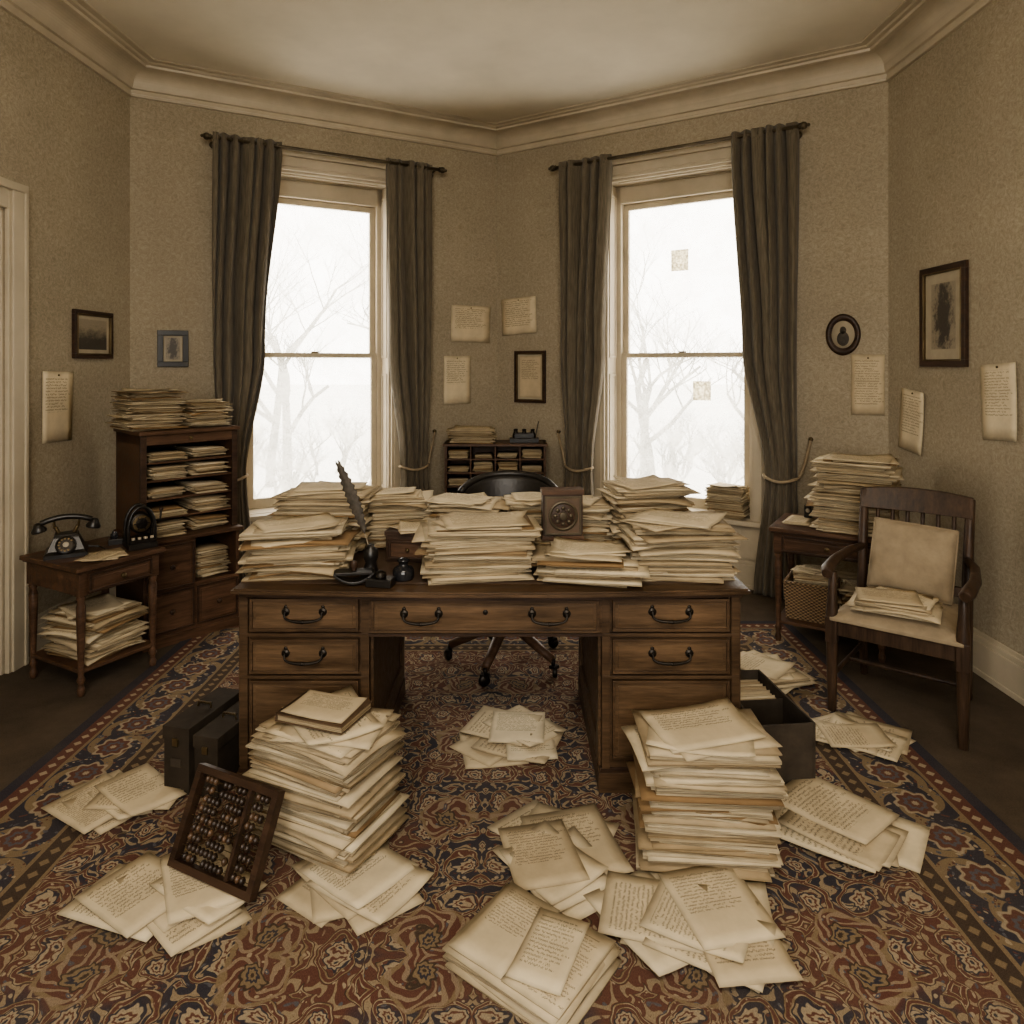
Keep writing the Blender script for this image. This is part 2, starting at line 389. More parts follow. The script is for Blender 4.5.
    def obj(s, name, loc=(0,0,0), rot=(0,0,0), bevel=0, recalc=True, seg=2):
        me=bpy.data.meshes.new(name); me.from_pydata([tuple(v) for v in s.v],[],s.f)
        for m in s.mats: me.materials.append(m)
        me.polygons.foreach_set('material_index', s.mi); me.polygons.foreach_set('use_smooth', s.sm)
        if any(u is not None for u in s.uv):
            ul=me.uv_layers.new(name='UVMap')
            for p,u in zip(me.polygons,s.uv):
                if u is not None:
                    for li,q in zip(p.loop_indices,u): ul.data[li].uv=q
        if any(t is not None for t in s.t):
            ca=me.color_attributes.new('tint','FLOAT_COLOR','CORNER')
            for p,t in zip(me.polygons,s.t):
                t=t or (.5,.5,.5)
                for li in p.loop_indices: ca.data[li].color=(t[0],t[1],t[2],1)
        if recalc:
            bm=bmesh.new(); bm.from_mesh(me); bmesh.ops.recalc_face_normals(bm, faces=bm.faces[:]); bm.to_mesh(me); bm.free()
        me.update()
        ob=bpy.data.objects.new(name,me); bpy.context.collection.objects.link(ob)
        ob.location=loc; ob.rotation_euler=rot
        if bevel:
            b=ob.modifiers.new('bevel','BEVEL'); b.width=bevel; b.segments=seg; b.limit_method='ANGLE'; b.angle_limit=radians(55)
        return ob

# ------------------------------------------------------------------ room shell
CEILZ=3.69
P=[(-2.72,-1.8),(-2.66,4.87),(-.134,6.26),(2.48,4.61),(2.42,-1.8)]
class Wl:
    def __init__(s,a,b):
        s.o=Vector((a[0],a[1],0)); d=Vector((b[0]-a[0],b[1]-a[1],0)); s.L=d.length; s.th=atan2(d.y,d.x); s.u=d.normalized()
        s.inn=Vector((sin(s.th),-cos(s.th),0))
    def p(s,q,off,z): 
        r=s.o+s.u*q+s.inn*off; return Vector((r.x,r.y,z))
WL=Wl(P[0],P[1]); WBL=Wl(P[1],P[2]); WBR=Wl(P[2],P[3]); WR=Wl(P[3],P[4]); WREAR=Wl(P[4],P[0])
def wall(name,W,holes,th=.3):
    b=MB(); x=-.15
    for (s0,s1,z0,z1) in sorted(holes):
        b.box(x,s0,0,th,-.1,CEILZ+.1,WALLP)
        if z0>0: b.box(s0,s1,0,th,-.1,z0,WALLP)
        b.box(s0,s1,0,th,z1,CEILZ+.1,WALLP); x=s1
    b.box(x,W.L+.15,0,th,-.1,CEILZ+.1,WALLP)
    b.obj(name,W.o,(0,0,W.th))
WINZ=(.50,3.12)
LW=(.74,1.89); RW=(1.06,2.22)
RWN=(1.15,WREAR.L-1.15)
door_s=(2.67+1.8, 3.68+1.8)
wall('wall_left',WL,[(door_s[0],door_s[1],0,2.45)])
wall('wall_back_left',WBL,[(LW[0],LW[1],*WINZ)])
wall('wall_back_right',WBR,[(RW[0],RW[1],*WINZ)])
wall('wall_right',WR,[])
wall('wall_rear',WREAR,[(RWN[0],RWN[1],.9,3.2)])
b=MB(); b.prism([(-3,-2.1),(-3,5.0),(-.13,6.6),(2.8,4.8),(2.8,-2.1)],-.12,0,FLOORM); b.obj('floor')
b=MB(); b.prism([(-3,-2.1),(-3,5.0),(-.13,6.6),(2.8,4.8),(2.8,-2.1)],CEILZ,CEILZ+.12,CEIL); b.obj('ceiling')
def inset(poly,d):
    n=len(poly); out=[]
    for i in range(n):
        a=Vector(poly[i-1]); c=Vector(poly[i]); e=Vector(poly[(i+1)%n])
        d1=(c-a).normalized(); d2=(e-c).normalized(); n1=Vector((d1.y,-d1.x)); n2=Vector((d2.y,-d2.x))
        bi=(n1+n2).normalized(); out.append(c+bi*(d/max(.2,bi.dot(n1))))
    return out
def sweep(name,prof,mat):
    b=MB(); rings=[]
    for d,z in prof: rings.append([b.pv((q.x,q.y,z)) for q in inset(P,d)])
    for a,c in zip(rings,rings[1:]):
        for i in range(len(P)):
            j=(i+1)%len(P); b.face([a[i],a[j],c[j],c[i]],mat)
    return b.obj(name,recalc=False)
prof=[(0,3.49),(.020,3.492),(.024,3.507),(.013,3.513),(.013,3.54),(.030,3.545),(.036,3.562),(.040,3.58)]
for i in range(9):
    a=i/8*pi/2; prof.append((.145-.105*cos(a), 3.58+.072*sin(a)))
prof+=[(.165,3.655),(.17,3.670),(.195,3.673),(.205,3.681),(.245,3.683),(.25,3.689)]
sweep('trim_1',prof,TRIM)
def baseboard(name,W,segs):
    b=MB()
    for a,c in segs:
        for (t,z0,z1) in ((.025,0,.17),(.032,0,.03),(.018,.17,.20),(.010,.20,.222)):
            b.box(a,c,-t,.0,z0,z1,TRIM)
    b.obj(name,W.o,(0,0,W.th),.003)
baseboard('baseboard_left',WL,[(0,door_s[0]-.13),(door_s[1]+.13,WL.L)])
baseboard('baseboard_back_left',WBL,[(0,WBL.L)])
baseboard('baseboard_back_right',WBR,[(0,WBR.L)])
baseboard('baseboard_right',WR,[(0,WR.L)])
# door
b=MB(); s0,s1=door_s; cw=.125
for (a,c) in ((s0-cw,s0),(s1,s1+cw)):
    b.box(a,c,-.025,0,0,2.45+cw,TRIM)
    b.box(a+.02,c-.02,-.037,-.02,0,2.45+cw-.02,TRIM)
b.box(s1+cw-.025,s1+cw,-.045,0,0,2.45+cw,TRIM)
b.box(s0,s1,-.025,0,2.45,2.45+cw,TRIM); b.box(s0-cw,s1+cw,-.045,0,2.45+cw-.025,2.45+cw+.02,TRIM)
b.box(s0,s0+.02,0,.14,0,2.45,TRIM); b.box(s1-.02,s1,0,.14,0,2.45,TRIM); b.box(s0,s1,0,.14,2.43,2.45,TRIM)
b.box(s0+.02,s1-.02,.03,.07,.01,2.43,DOORP)
w=(s1-s0-.04); 
for (xa,xb) in ((s0+.14,s0+.02+w/2-.05),(s0+.02+w/2+.05,s1-.14)):
    for (za,zb) in ((.25,1.0),(1.15,2.25)):
        b.box(xa,xb,.018,.03,za,zb,DOORP); b.box(xa+.04,xb-.04,.010,.03,za+.04,zb-.04,DOORP)
b.box(s1-.03,s1-.012,.012,.03,1.0,1.12,BRASS); b.box(s1-.03,s1-.012,.012,.03,1.9,2.02,BRASS)
b.ball((s0+.09,-.02,1.05),.028,BRASS); b.cyl((s0+.09,.03,1.05),(s0+.09,-.02,1.05),.01,BRASS)
b.obj('door_1',WL.o,(0,0,WL.th),.004)

# windows
def window(name,W,s0,s1,z0,z1,mid=1.70):
    b=MB(); cw=.10
    for (a,c) in ((s0-cw,s0),(s1,s1+cw)):
        b.box(a,c,-.03,0,.22,z1+cw,TRIM); b.box(a+.02,c-.025,-.042,-.02,.22,z1+cw-.02,TRIM)
    b.box(s0,s1,-.03,0,z1,z1+cw,TRIM); b.box(s0-.02,s1+.02,-.042,-.02,z1+.025,z1+cw-.02,TRIM)
    b.box(s0-cw-.02,s1+cw+.02,-.06,0,z1+cw,z1+cw+.035,TRIM)
    for (a,c,sg) in ((s0,s0+.018,1),(s1-.018,s1,-1)):
        b.box(a,c,0,.30,z0,z1,TRIM)
        x0,x1=(c,c+.008) if sg>0 else (a-.008,a)
        for za,zb in ((z0+.1,1.55),(1.68,z1-.1)):
            b.box(x0,x1,.03,.05,za,zb,TRIM); b.box(x0,x1,.14,.16,za,zb,TRIM); b.box(x0,x1,.05,.14,za,za+.02,TRIM); b.box(x0,x1,.05,.14,zb-.02,zb,TRIM)
    b.box(s0,s1,0,.30,z1-.018,z1,TRIM)
    for k_ in (.03,.14): b.box(s0+.1,s1-.1,k_,k_+.02,z1-.03,z1-.018,TRIM)
    b.box(s0-cw-.03,s1+cw+.03,-.09,0,z0-.035,z0,TRIM); b.box(s0,s1,-.001,.3,z0-.035,z0+.004,TRIM)
    b.box(s0,s1,-.02,0,.22,z0-.035,TRIM)
    b.box(s0+.08,s1-.08,-.03,-.02,.27,z0-.08,TRIM)
    for (a,c) in ((s0+.018,s0+.06),(s1-.06,s1-.018)): b.box(a,c,.17,.29,z0,z1,TRIM)
    b.box(s0+.018,s1-.018,.17,.29,z1-.16,z1-.018,TRIM); b.box(s0+.06,s1-.06,.155,.17,z1-.165,z1-.14,TRIM)
    def sash(y0,y1,za,zb,bot,top):
        a,c=s0+.06,s1-.06; st=.045
        b.box(a,a+st,y0,y1,za,zb,TRIM); b.box(c-st,c,y0,y1,za,zb,TRIM)
        b.box(a+st,c-st,y0,y1,za,za+bot,TRIM); b.box(a+st,c-st,y0,y1,zb-top,zb,TRIM)
        ym=(y0+y1)/2
        b.box(a+st,c-st,ym-.002,ym+.002,za+bot,zb-top,GLASS)
    sash(.185,.22,z0+.004,mid+.02,.075,.035)
    sash(.225,.26,mid-.02,z1-.16,.035,.05)
    b.box((s0+s1)/2-.03,(s0+s1)/2+.03,.172,.187,mid+.02,mid+.032,BRASS)
    b.obj(name,W.o,(0,0,W.th),.003)
window('window_1',WBL,*LW,*WINZ); window('window_2',WBR,*RW,*WINZ)
b=MB(); a,c=RWN  # unseen rear window, added to let frontal fill light in behind the camera
for i in range(4):
    xx=a+(c-a-.07)*i/3; b.box(xx,xx+.07,.05,.2,.9,3.2,TRIM)
b.box(a,c,.05,.2,.9,.98,TRIM); b.box(a,c,.05,.2,3.12,3.2,TRIM); b.box(a,c,.08,.17,2.0,2.05,TRIM)
b.box(a-.1,a,-.03,0,.8,3.3,TRIM); b.box(c,c+.1,-.03,0,.8,3.3,TRIM); b.box(a,c,-.03,0,3.2,3.3,TRIM); b.box(a-.1,c+.1,-.06,0,.84,.9,TRIM)
b.obj('added_fill_window',WREAR.o,(0,0,WREAR.th),.003)
rr=random.Random(3)
b=MB()
b.slab(T((1.60,.234,2.46))@Rx(radians(90)),.14,.17,.001,rr,.0,2,(.8,.9,.3),THINP,THINP); b.slab(T((1.79,.196,1.42))@Rx(radians(90)),.14,.15,.001,rr,.0,2,(.6,.9,.3),THINP,THINP)
b.obj('window_notes',WBR.o,(0,0,WBR.th))

# curtain rods and curtains
RODZ=3.255
def rod(W,s0,s1,name='curtain_rod'):
    b=MB(); z=RODZ; y=-.13
    b.cyl((s0,y,z),(s1,y,z),.014,RODM)
    for s_,sg in ((s0,-1),(s1,1)):
        b.ball((s_+sg*.03,y,z),.026,RODM); b.cyl((s_,y,z),(s_+sg*.012,y,z),.021,RODM); b.ball((s_+sg*.06,y,z),.012,RODM)
        q=s_-sg*.03; b.cyl((q,y,z-.0),(q,0,z-.02),.009,RODM); b.lathe([(.0,0),(.03,.0),(.025,.01),(0,.012)],RODM,T((q,0,z-.02))@Rx(radians(90)))
    return b.obj(name,W.o,(0,0,W.th))
rod(WBL,.51,2.27); rod(WBR,.67,2.56)
def lerpk(keys,z):
    for (za,a,b_),(zb,c,d_) in zip(keys,keys[1:]):
        if za>=z>=zb:
            t=(za-z)/(za-zb); t=t*t*(3-2*t)
            return a+(c-a)*t, b_+(d_-b_)*t
    return keys[-1][1:]
def curtain(W,keys,tie,hook,seed,np_=6):
    r=random.Random(seed); ph=[r.uniform(0,6) for _ in range(4)]
    b=MB(); ztop,zbot=RODZ+.035,.015; nu,nv=110,70
    def f(u,v):
        z=ztop+(zbot-ztop)*v; a,c=lerpk(keys,min(z,3.28)); 
        tight=max(0,1-abs(z-tie)/.22)
        amp=.030+.014*sin(3*v+ph[0]); amp*= (1-.45*tight)
        if z>RODZ-.05: amp*=.55
        uu=u+.030*sin(4*v+ph[1]+u*5)*min(1,v*3)
        s_=a+(c-a)*(u+.03*sin(2*pi*2*u+ph[0]+3*v)*(u*(1-u)*4))
        y=-.13+amp*sin(2*pi*np_*uu+ph[2])+.012*sin(2*pi*np_*1.7*uu+ph[3]+2*v)+.010*sin(2*pi*1.3*u+ph[1])
        if z<tie: y-=.01
        s_+=.012*cos(2*pi*np_*uu+ph[2])
        return Vector((s_,y,z)),Vector((s_,y+.005,z))
    b.grid(f,nu,nv,CURT)
    for i in range(np_):
        a,c=lerpk(keys,3.28); s_=a+(c-a)*(i+.5)/np_
        b.tube([(s_,-.13+.021*cos(t*pi/6),RODZ+.021*sin(t*pi/6)) for t in range(13)],.004,RODM,6)
    a,c=lerpk(keys,tie); 
    pts=[]; 
    for i in range(17):
        t=i/16; s_=a-.012+(c-a+.024)*t; pts.append((s_,-.13-.062*sin(pi*t)**.5,tie-.03*sin(pi*t)))
    b.tube(pts,.011,FABRIC,8)
    pe=pts[-1] if hook>c else pts[0]
    b.tube([pe,((pe[0]+hook)/2,-.07,tie+.10),(hook,-.035,tie+.25)],.011,FABRIC,8)
    b.ball((hook,-.03,tie+.26),.016,BRASS); b.cyl((hook,0,tie+.26),(hook,-.03,tie+.26),.007,BRASS)
    return b.obj('curtain',W.o,(0,0,W.th))
curtain(WBL,[(3.36,.52,1.0),(3.28,.52,1.0),(1.75,.51,.885),(.82,.55,.74),(.0,.50,.80)],.82,.47,1)
curtain(WBL,[(3.36,1.80,2.20),(3.28,1.80,2.20),(1.75,1.84,2.19),(.80,1.93,2.16),(.0,1.88,2.22)],.80,2.27,2,5)
curtain(WBR,[(3.36,.70,1.17),(3.28,.70,1.17),(1.75,.71,1.10),(.80,.77,1.0),(.0,.70,1.05)],.80,.64,3,5)
curtain(WBR,[(3.36,2.10,2.56),(3.28,2.10,2.56),(1.75,2.19,2.55),(.85,2.34,2.55),(.0,2.26,2.58)],.85,2.62,4)

# ------------------------------------------------------------------ rug
b=MB(); b.box(-RHW,RHW,-RHH,RHH,0,.008,RUG); b.obj('persian_rug',(-.10,1.92,0))
RZ=.0085

# ------------------------------------------------------------------ papers
def stack(name,x,y,z,w,d,h,rot,seed,jit=.018,tmin=.0018,tmax=.0075,curl=.004,lean=0,messy=1.0,nloose=3,fmin=.88):
    r=random.Random(seed); b=MB(); zc=0; i=0; dx=dy=0; tw=0
    while zc<h:
        t=r.uniform(tmin,tmax)*r.choice((.5,.8,1,1.3)); f=r.uniform(fmin,1.03)
        if r.random()<.15: f=r.uniform(.76,.90)
        jx=r.gauss(0,jit*.6); jy=r.gauss(0,jit*.6)
        dx=dx*.96+r.gauss(0,.0025)+lean*t; dy=dy*.96+r.gauss(0,.0025); tw=tw*.97+r.gauss(0,.010)
        dr=.0; rt_=r.gauss(0,.05*messy)
        if i>3 and r.random()<.20*messy:
            jx=max(-.045,min(.045,jx*2.2)); jy=max(-.04,min(.04,jy*2.2)); dr=.009; t=min(t,.0022); rt_*=2.0
        if zc==0: jx=jy=0
        g=1.0 if zc+t>=h else r.random()
        b.slab(T((dx+jx,dy+jy,zc))@Rz(tw+rt_), w*f*r.uniform(.94,1.02), d*f*r.uniform(.94,1.02), t, r, min(curl,t*1.2), 4, (r.random()**.75, g, r.random()), droop=dr+min(.0015,t*.3))
        zc+=t*r.uniform(1.0,1.2)+.0006; i+=1
    for q in range(nloose):
        b.slab(T((dx+r.gauss(0,.022),dy+r.gauss(0,.020),zc+.002+q*.003))@Rz(r.gauss(0,.28)), w*.80, d*.84, .001, r, .008,6,(.5+.5*r.random(),1,r.random()*.8),droop=.003)
    return b.obj(name,(x,y,z),(0,0,rot),recalc=False)
def loose(name,x,y,z,n,sx,sy,seed,w=.24,d=.32,rot0=None,spread=1.0,curl=.006):
    r=random.Random(seed); b=MB()
    for i in range(n):
        a=(rot0 if rot0 is not None else 0)+r.gauss(0,.45*spread)
        b.slab(T((r.uniform(-sx,sx),r.uniform(-sy,sy),i*.0030))@Rz(a), w*r.uniform(.85,1.08), d*r.uniform(.85,1.08), .0012, r, curl,6,(.45+.55*r.random(), 1 if i>n-4 else r.random(), r.random()*.84))
    return b.obj(name,(x,y,z),(0,0,0),recalc=False)

# ------------------------------------------------------------------ desk
def pull(b,x,y,z,w,m=IRON):
    for sx in (-1,1):
        b.lathe([(.0,0),(.016,0),(.015,.004),(.006,.007),(.005,.016),(0,.017)],m,T((x+sx*w/2,y,z))@Rx(radians(90)),12)
        b.lathe([(0,0),(.008,0),(.006,.003),(0,.004)],m,T((x+sx*w/2,y,z+.018))@Rx(radians(90)),10)
    pts=[]
    for i in range(15):
        t=i/14; a=pi*t; pts.append((x-w/2*cos(a)*(1.0+.12*sin(a)), y-.016-.010*sin(a), z-.030*sin(a)**.6))
    b.tube(pts,[.0042+.0022*sin(pi*i/14)**4 for i in range(15)],m,8)
    b.ball((x,y-.026,z-.030),.008,m,8)
def drawer(b,x0,x1,y,z0,z1,m,rim,keyh=True):
    b.box(x0,x1,y-.008,y+.01,z0,z1,m)
    e=.010
    for (a,c,za,zb) in ((x0,x1,z0,z0+e),(x0,x1,z1-e,z1),(x0,x0+e,z0+e,z1-e),(x1-e,x1,z0+e,z1-e)): b.box(a,c,y-.016,y-.006,za,zb,rim)
    e2=.022
    b.box(x0+e2,x1-e2,y-.0115,y-.006,z0+e2,z1-e2,m)
b=MB(); hw=.94; yf=-.40; yb=.40
def bow(e):
    pts=[]
    for i in range(25):
        x=-hw-e+(2*hw+2*e)*i/24; pts.append((x, yf-e-.045*(1-(x/(hw+e))**2)))
    pts+= [(hw+e,yb+e),(-hw-e,yb+e)]
    return pts
b.prism(bow(.025),.757,.778,W_DESK); b.prism(bow(.034),.762,.773,W_DESK); b.prism(bow(.012),.744,.757,W_DARK)
b.prism([(-.80,-.36),(.80,-.36),(.80,.33),(-.80,.33)],.778,.7795,plain('desk_leather',(.09,.058,.038),.5,0,.2,8))
pl,pr=(-.95,-.46),(.42,.94)
for (x0,x1) in (pl,pr):
    b.box(x0,x1,yf+.01,yb,.08,.744,W_DESK)
    b.box(x0-.012,x1+.012,yf-.006,yb+.012,0,.075,W_DESK); b.box(x0-.006,x1+.006,yf,yb+.006,.075,.09,W_DARK)
    for xx in (x0,x1-.03): b.box(xx,xx+.03,yf-.004,yf+.02,.09,.744,W_DESK)
    for (z0,z1) in ((.612,.735),(.452,.582),(.130,.425)):
        drawer(b,x0+.04,x1-.04,yf+.005,z0,z1,W_DESKL,W_DESK)
        pull(b,(x0+x1)/2,yf-.006,(z0+z1)/2+.012,.14)
    for z in (.597,.437): b.box(x0,x1,yf-.006,yf+.012,z-.006,z+.006,W_DESK)
    for xs,sg in ((x0,-1),(x1,1)):
        a,c=(xs-.012,xs) if sg<0 else (xs,xs+.012)
        b.box(a,c,yf+.02,yf+.09,.09,.74,W_DESK); b.box(a,c,yb-.09,yb-.01,.09,.74,W_DESK); b.box(a,c,yf+.09,yb-.09,.09,.17,W_DESK); b.box(a,c,yf+.09,yb-.09,.66,.74,W_DESK)
b.box(pl[1],pr[0],yf-.012,yb,.600,.744,W_DESK)
xm0,xm1=pl[1]+.012,pr[0]-.012
drawer(b,xm0,xm1,yf-.012,.612,.735,W_DESKL,W_DESK)
b.box(pl[1],pr[0],yf-.02,yf+.0,.596,.606,W_DARK)
pull(b,-.26,yf-.026,.685,.13); pull(b,.22,yf-.026,.685,.13)
b.lathe([(0,0),(.010,0),(.009,.004),(0,.005)],IRON,T((-.02,yf-.024,.69))@Rx(radians(90)),12)
b.obj('pedestal_desk',(-.08,3.05,RZ),(0,0,0),.004)
DZ=RZ+.7795

# swivel chair
b=MB()
for i in range(5):
    a=radians(90+72*i+20); dx,dy=cos(a),sin(a)
    b.tube([(dx*.03,dy*.03,.20),(dx*.12,dy*.12,.175),(dx*.22,dy*.22,.125),(dx*.31,dy*.31,.085)],[.030,.029,.025,.021],W_RED,10)
    b.cyl((dx*.31,dy*.31,.09),(dx*.31,dy*.31,.05),.010,IRON)
    M=T((dx*.32,dy*.32,.03))@Rz(a+.6)@Ry(radians(90)); b.lathe([(0,-.012),(.026,-.012),(.030,-.006),(.030,.006),(.026,.012),(0,.012)],IRON,M,14)
    b.box(-.018,.018,-.02,.02,.045,.06,IRON,T((dx*.315,dy*.315,0))@Rz(a))
b.lathe([(.0,.15),(.045,.15),(.055,.19),(.04,.23),(.028,.26),(.024,.42),(.05,.43),(.05,.44),(0,.44)],W_RED)
b.box(-.20,.20,-.03,.03,.43,.455,W_VERT); b.box(-.03,.03,-.2,.2,.43,.455,W_VERT)
def seat(u,v):
    x=(u-.5)*.54; y=(v-.5)*.50; e=1-max(abs(2*u-1),abs(2*v-1))**6
    return Vector((x,y,.475+.055*e)),Vector((x,y,.452))
b.grid(seat,14,14,LEATHER)
def backf(u,v):
    a=(u-.5)*2*1.15; R=.31
    x=R*sin(a); y=.02+R*cos(a)*.85; top=.97-.09*abs(2*u-1)**2.5; z=.60+(top-.60)*v
    y+=.06*v; e=.5+.5*sin(pi*v)
    n=Vector((sin(a),cos(a),0)); c=Vector((x,y,z))
    return c-n*.022*e, c+n*.022*e
b.grid(backf,26,10,LEATHER)
pts=[]
for i in range(21):
    u=i/20; f_,g_=backf(u,1.0); pts.append(((f_+g_)/2))
b.tube(pts,.020,LEATHER,8)
for sx in (-1,1):
    b.tube([(sx*.285,.18,.72),(sx*.29,.02,.70),(sx*.28,-.14,.68)],[.018,.02,.022],W_VERT,8); b.tube([(sx*.28,-.12,.68),(sx*.25,-.08,.56),(sx*.22,-.05,.46)],.014,W_VERT,8)
    b.tube([(sx*.15,.20,.45),(sx*.17,.28,.55),(sx*.17,.28,.66)],.014,W_VERT,8)
b.obj('swivel_desk_chair',(-.03,3.82,RZ),(0,0,radians(-4)))

# ------------------------------------------------------------------ left cabinet
def turned_leg(b,x,y,z0,z1,m,r=.020):
    h=z1-z0
    b.box(x-r,x+r,y-r,y+r,z1-.16*h-.02,z1,m)
    pr_=[(.55,0),(.75,.02),(.9,.05),(.6,.08),(.55,.10),(.95,.13),(.6,.16),(.62,.22),(.9,.55),(1.0,.72),(.7,.76),(.98,.79),(.7,.82),(.9,.84)]
    b.lathe([(p*r,z0+q*h) for p,q in pr_],m,T((x,y,0)),14)
b=MB(); w2,d2,H=.28,.21,1.22
b.box(-w2,-w2+.022,-d2,d2,.60,H,W_RED); b.box(w2-.022,w2,-d2,d2,.60,H,W_RED)
b.box(-w2,w2,d2-.015,d2,0,H,W_RED); b.box(-w2-.015,w2+.015,-d2-.02,d2,H-.0,H+.022,W_RED); b.box(-w2,w2,-d2,d2,H-.06,H,W_RED)
b.box(-w2,0.012,-d2-.04,d2-.015,0,.60,W_RED); b.box(.012,w2,-d2-.04,d2-.015,0,.33,W_RED); b.box(w2-.022,w2,-d2-.04,d2-.015,.33,.60,W_RED)
b.box(-w2-.015,w2+.015,-d2-.065,d2,.60,.622,W_RED); b.box(-w2-.01,w2+.01,-d2-.055,d2,0,.06,W_RED)
zs=[.622,.735,.845,.955,1.06]
for z in zs[1:]: b.box(-w2+.02,w2-.02,-d2+.01,d2,z-.012,z,W_RED)
b.box(-w2-.004,-w2+.03,-d2-.006,-d2+.02,.62,H-.0,W_DARK); b.box(w2-.03,w2+.004,-d2-.006,-d2+.02,.62,H,W_DARK)
for (x0,x1,z0,z1) in ((-w2+.015,-.0,.08,.31),(-w2+.015,.0,.325,.58),(.018,w2-.015,.08,.31)):
    drawer(b,x0,x1,-d2-.040,z0,z1,W_RED,W_DARK); b.lathe([(0,0),(.008,0),(.006,.010),(.016,.018),(.014,.026),(0,.03)],W_DARK,T(((x0+x1)/2,-d2-.05,(z0+z1)/2))@Rx(radians(90)),12)
b.ball((0,-d2-.004,H-.03),.012,BRASS)
CA=radians(46.6); CL=Vector((-2.075,4.335,0))
b.obj('filing_cabinet',CL,(0,0,CA),.003)
b=MB(); r=random.Random(5)
for z,cxs,lim,wd_ in [(z_,(-.125,.125),.078,.215) for z_ in zs]+[(.33,(.135,),.16,.20)]:
    for cx in cxs:
        zc=0; top=r.uniform(lim*.45,lim)
        while zc<top:
            t=r.uniform(.002,.006); b.slab(T((cx+r.gauss(0,.010),-.035+r.gauss(0,.020),z+zc+.002))@Rz(r.gauss(0,.05)),wd_*r.uniform(.8,1),.30,t,r,.002,2,droop=.001); zc+=t+.001
b.obj('shelved_papers',CL,(0,0,CA),recalc=False)
def cabp(lx,ly,z): 
    v=CL+Rz(CA)@Vector((lx,ly,0)); return v.x,v.y,z
stack('paper_stack',*cabp(-.16,.03,H+.023),.32,.34,.220,CA,11,.022)
stack('paper_stack',*cabp(.14,-.01,H+.023),.26,.32,.150,CA+.05,12,.018)
# ------------------------------------------------------------------ left table
def side_table(name,loc,rot,w,d,h,m=W_RED,shelf=.13,dr=True):
    b=MB(); x,y=w/2,d/2
    b.box(-x-.025,x+.025,-y-.025,y+.025,h-.022,h,m); b.box(-x-.015,x+.015,-y-.015,y+.015,h-.032,h-.022,W_DARK)
    b.box(-x,x,-y,y,h-.145,h-.03,m)
    for sx in (-1,1):
        for sy in (-1,1): turned_leg(b,sx*(x-.02),sy*(y-.02),0,h-.03,m,.022)
    b.box(-x+.01,x-.01,-y+.01,y-.01,shelf-.018,shelf,m)
    drawer(b,-x+.045,x-.045,-y,h-.135,h-.045,m,W_DARK)
    b.lathe([(0,0),(.008,0),(.006,.010),(.015,.018),(.013,.026),(0,.03)],BRASS,T((0,-y-.008,h-.09))@Rx(radians(90)),12)
    return b.obj(name,loc,rot,.003)
TL=Vector((-2.21,3.70,0)); TA=radians(61.7)
side_table('telephone_table',TL,(0,0,TA),.42,.46,.64)
stack('paper_stack',TL.x+.0,TL.y,.132,.31,.33,.21,TA+.1,21,.03)
def telephone(loc,rot):
    b=MB(); b.M=Matrix.Scale(1.12,4)
    def fr(w,d,z): return [(-w,-d,z),(w,-d,z),(w,d,z),(-w,d,z)]
    lv=[fr(.085,.085,0),fr(.085,.085,.018),fr(.072,.068,.03),fr(.05,.045,.085),fr(.045,.035,.10)]
    ids=[[b.pv(p) for p in L] for L in lv]
    for a,c in zip(ids,ids[1:]):
        for i in range(4): b.face([a[i],a[(i+1)%4],c[(i+1)%4],c[i]],BLACK)
    b.face(ids[0][::-1],BLACK); b.face(ids[-1],BLACK)
    Md=T((0,-.064,.055))@Rx(radians(62)); b.lathe([(0,0),(.042,0),(.042,.006),(.036,.010),(0,.010)],BLACK,Md,22)
    b.lathe([(.020,.0101),(.036,.0101),(.034,.0112),(.022,.0112)],IRON,Md,22)
    b.lathe([(0,.010),(.013,.010),(.012,.013),(0,.013)],WHITEP,Md,16)
    for i in range(10):
        a=radians(40+i*28); b.lathe([(0,.0112),(.005,.0112),(.005,.0122),(0,.0122)],BRASS,Md@T((.028*cos(a),.028*sin(a),0)),8)
    for sx in (-1,1):
        b.cyl((sx*.03,0,.10),(sx*.045,0,.13),.008,BRASS); 
        for sy in (-1,1): b.tube([(sx*.045,0,.125),(sx*.048,sy*.02,.130),(sx*.05,sy*.026,.155)],.005,BRASS,8)
    pts=[(x_,0,.152+.022*(1-(x_/.10)**2)) for x_ in [(-.10+.02*i) for i in range(11)]]
    b.tube(pts,.013,BLACK,10)
    for sx in (-1,1):
        b.lathe([(0,0),(.030,0),(.032,.010),(.020,.028),(.014,.042),(0,.045)],BLACK,T((sx*.105,0,.112))@Ry(radians(sx*12)),16)
    b.tube([(.05,.05,.02),(.13,.06,.006),(.16,-.02,.006),(.12,-.11,.006)],.004,BLACK,8)
    return b.obj('rotary_telephone',loc,(0,0,rot),.003)
telephone((-2.32,3.645,.641),radians(30))
b=MB()
b.box(-.07,.07,-.08,.08,0,.03,BLACK); b.box(-.06,.06,-.07,.06,.03,.05,IRON)
pts=[(.065*cos(t*pi/12)*1.0, 0, .10+.12*sin(t*pi/12)) for t in range(13)]
for yy in (-.04,.04):
    b.tube([(.065,yy,.03)]+[(p[0],yy,p[2]) for p in pts]+[(-.065,yy,.03)],.009,BLACK,8)
b.lathe([(0,-.035),(.052,-.035),(.056,-.03),(.056,.03),(.052,.035),(0,.035)],IRON,T((0,0,.13))@Rx(radians(90)),24)
b.lathe([(0,.036),(.044,.036),(.044,.040),(0,.040)],BRASS,T((0,0,.13))@Rx(radians(90)),24)
b.lathe([(0,.040),(.030,.040),(.028,.044),(0,.044)],IRON,T((0,0,.13))@Rx(radians(90)),24)
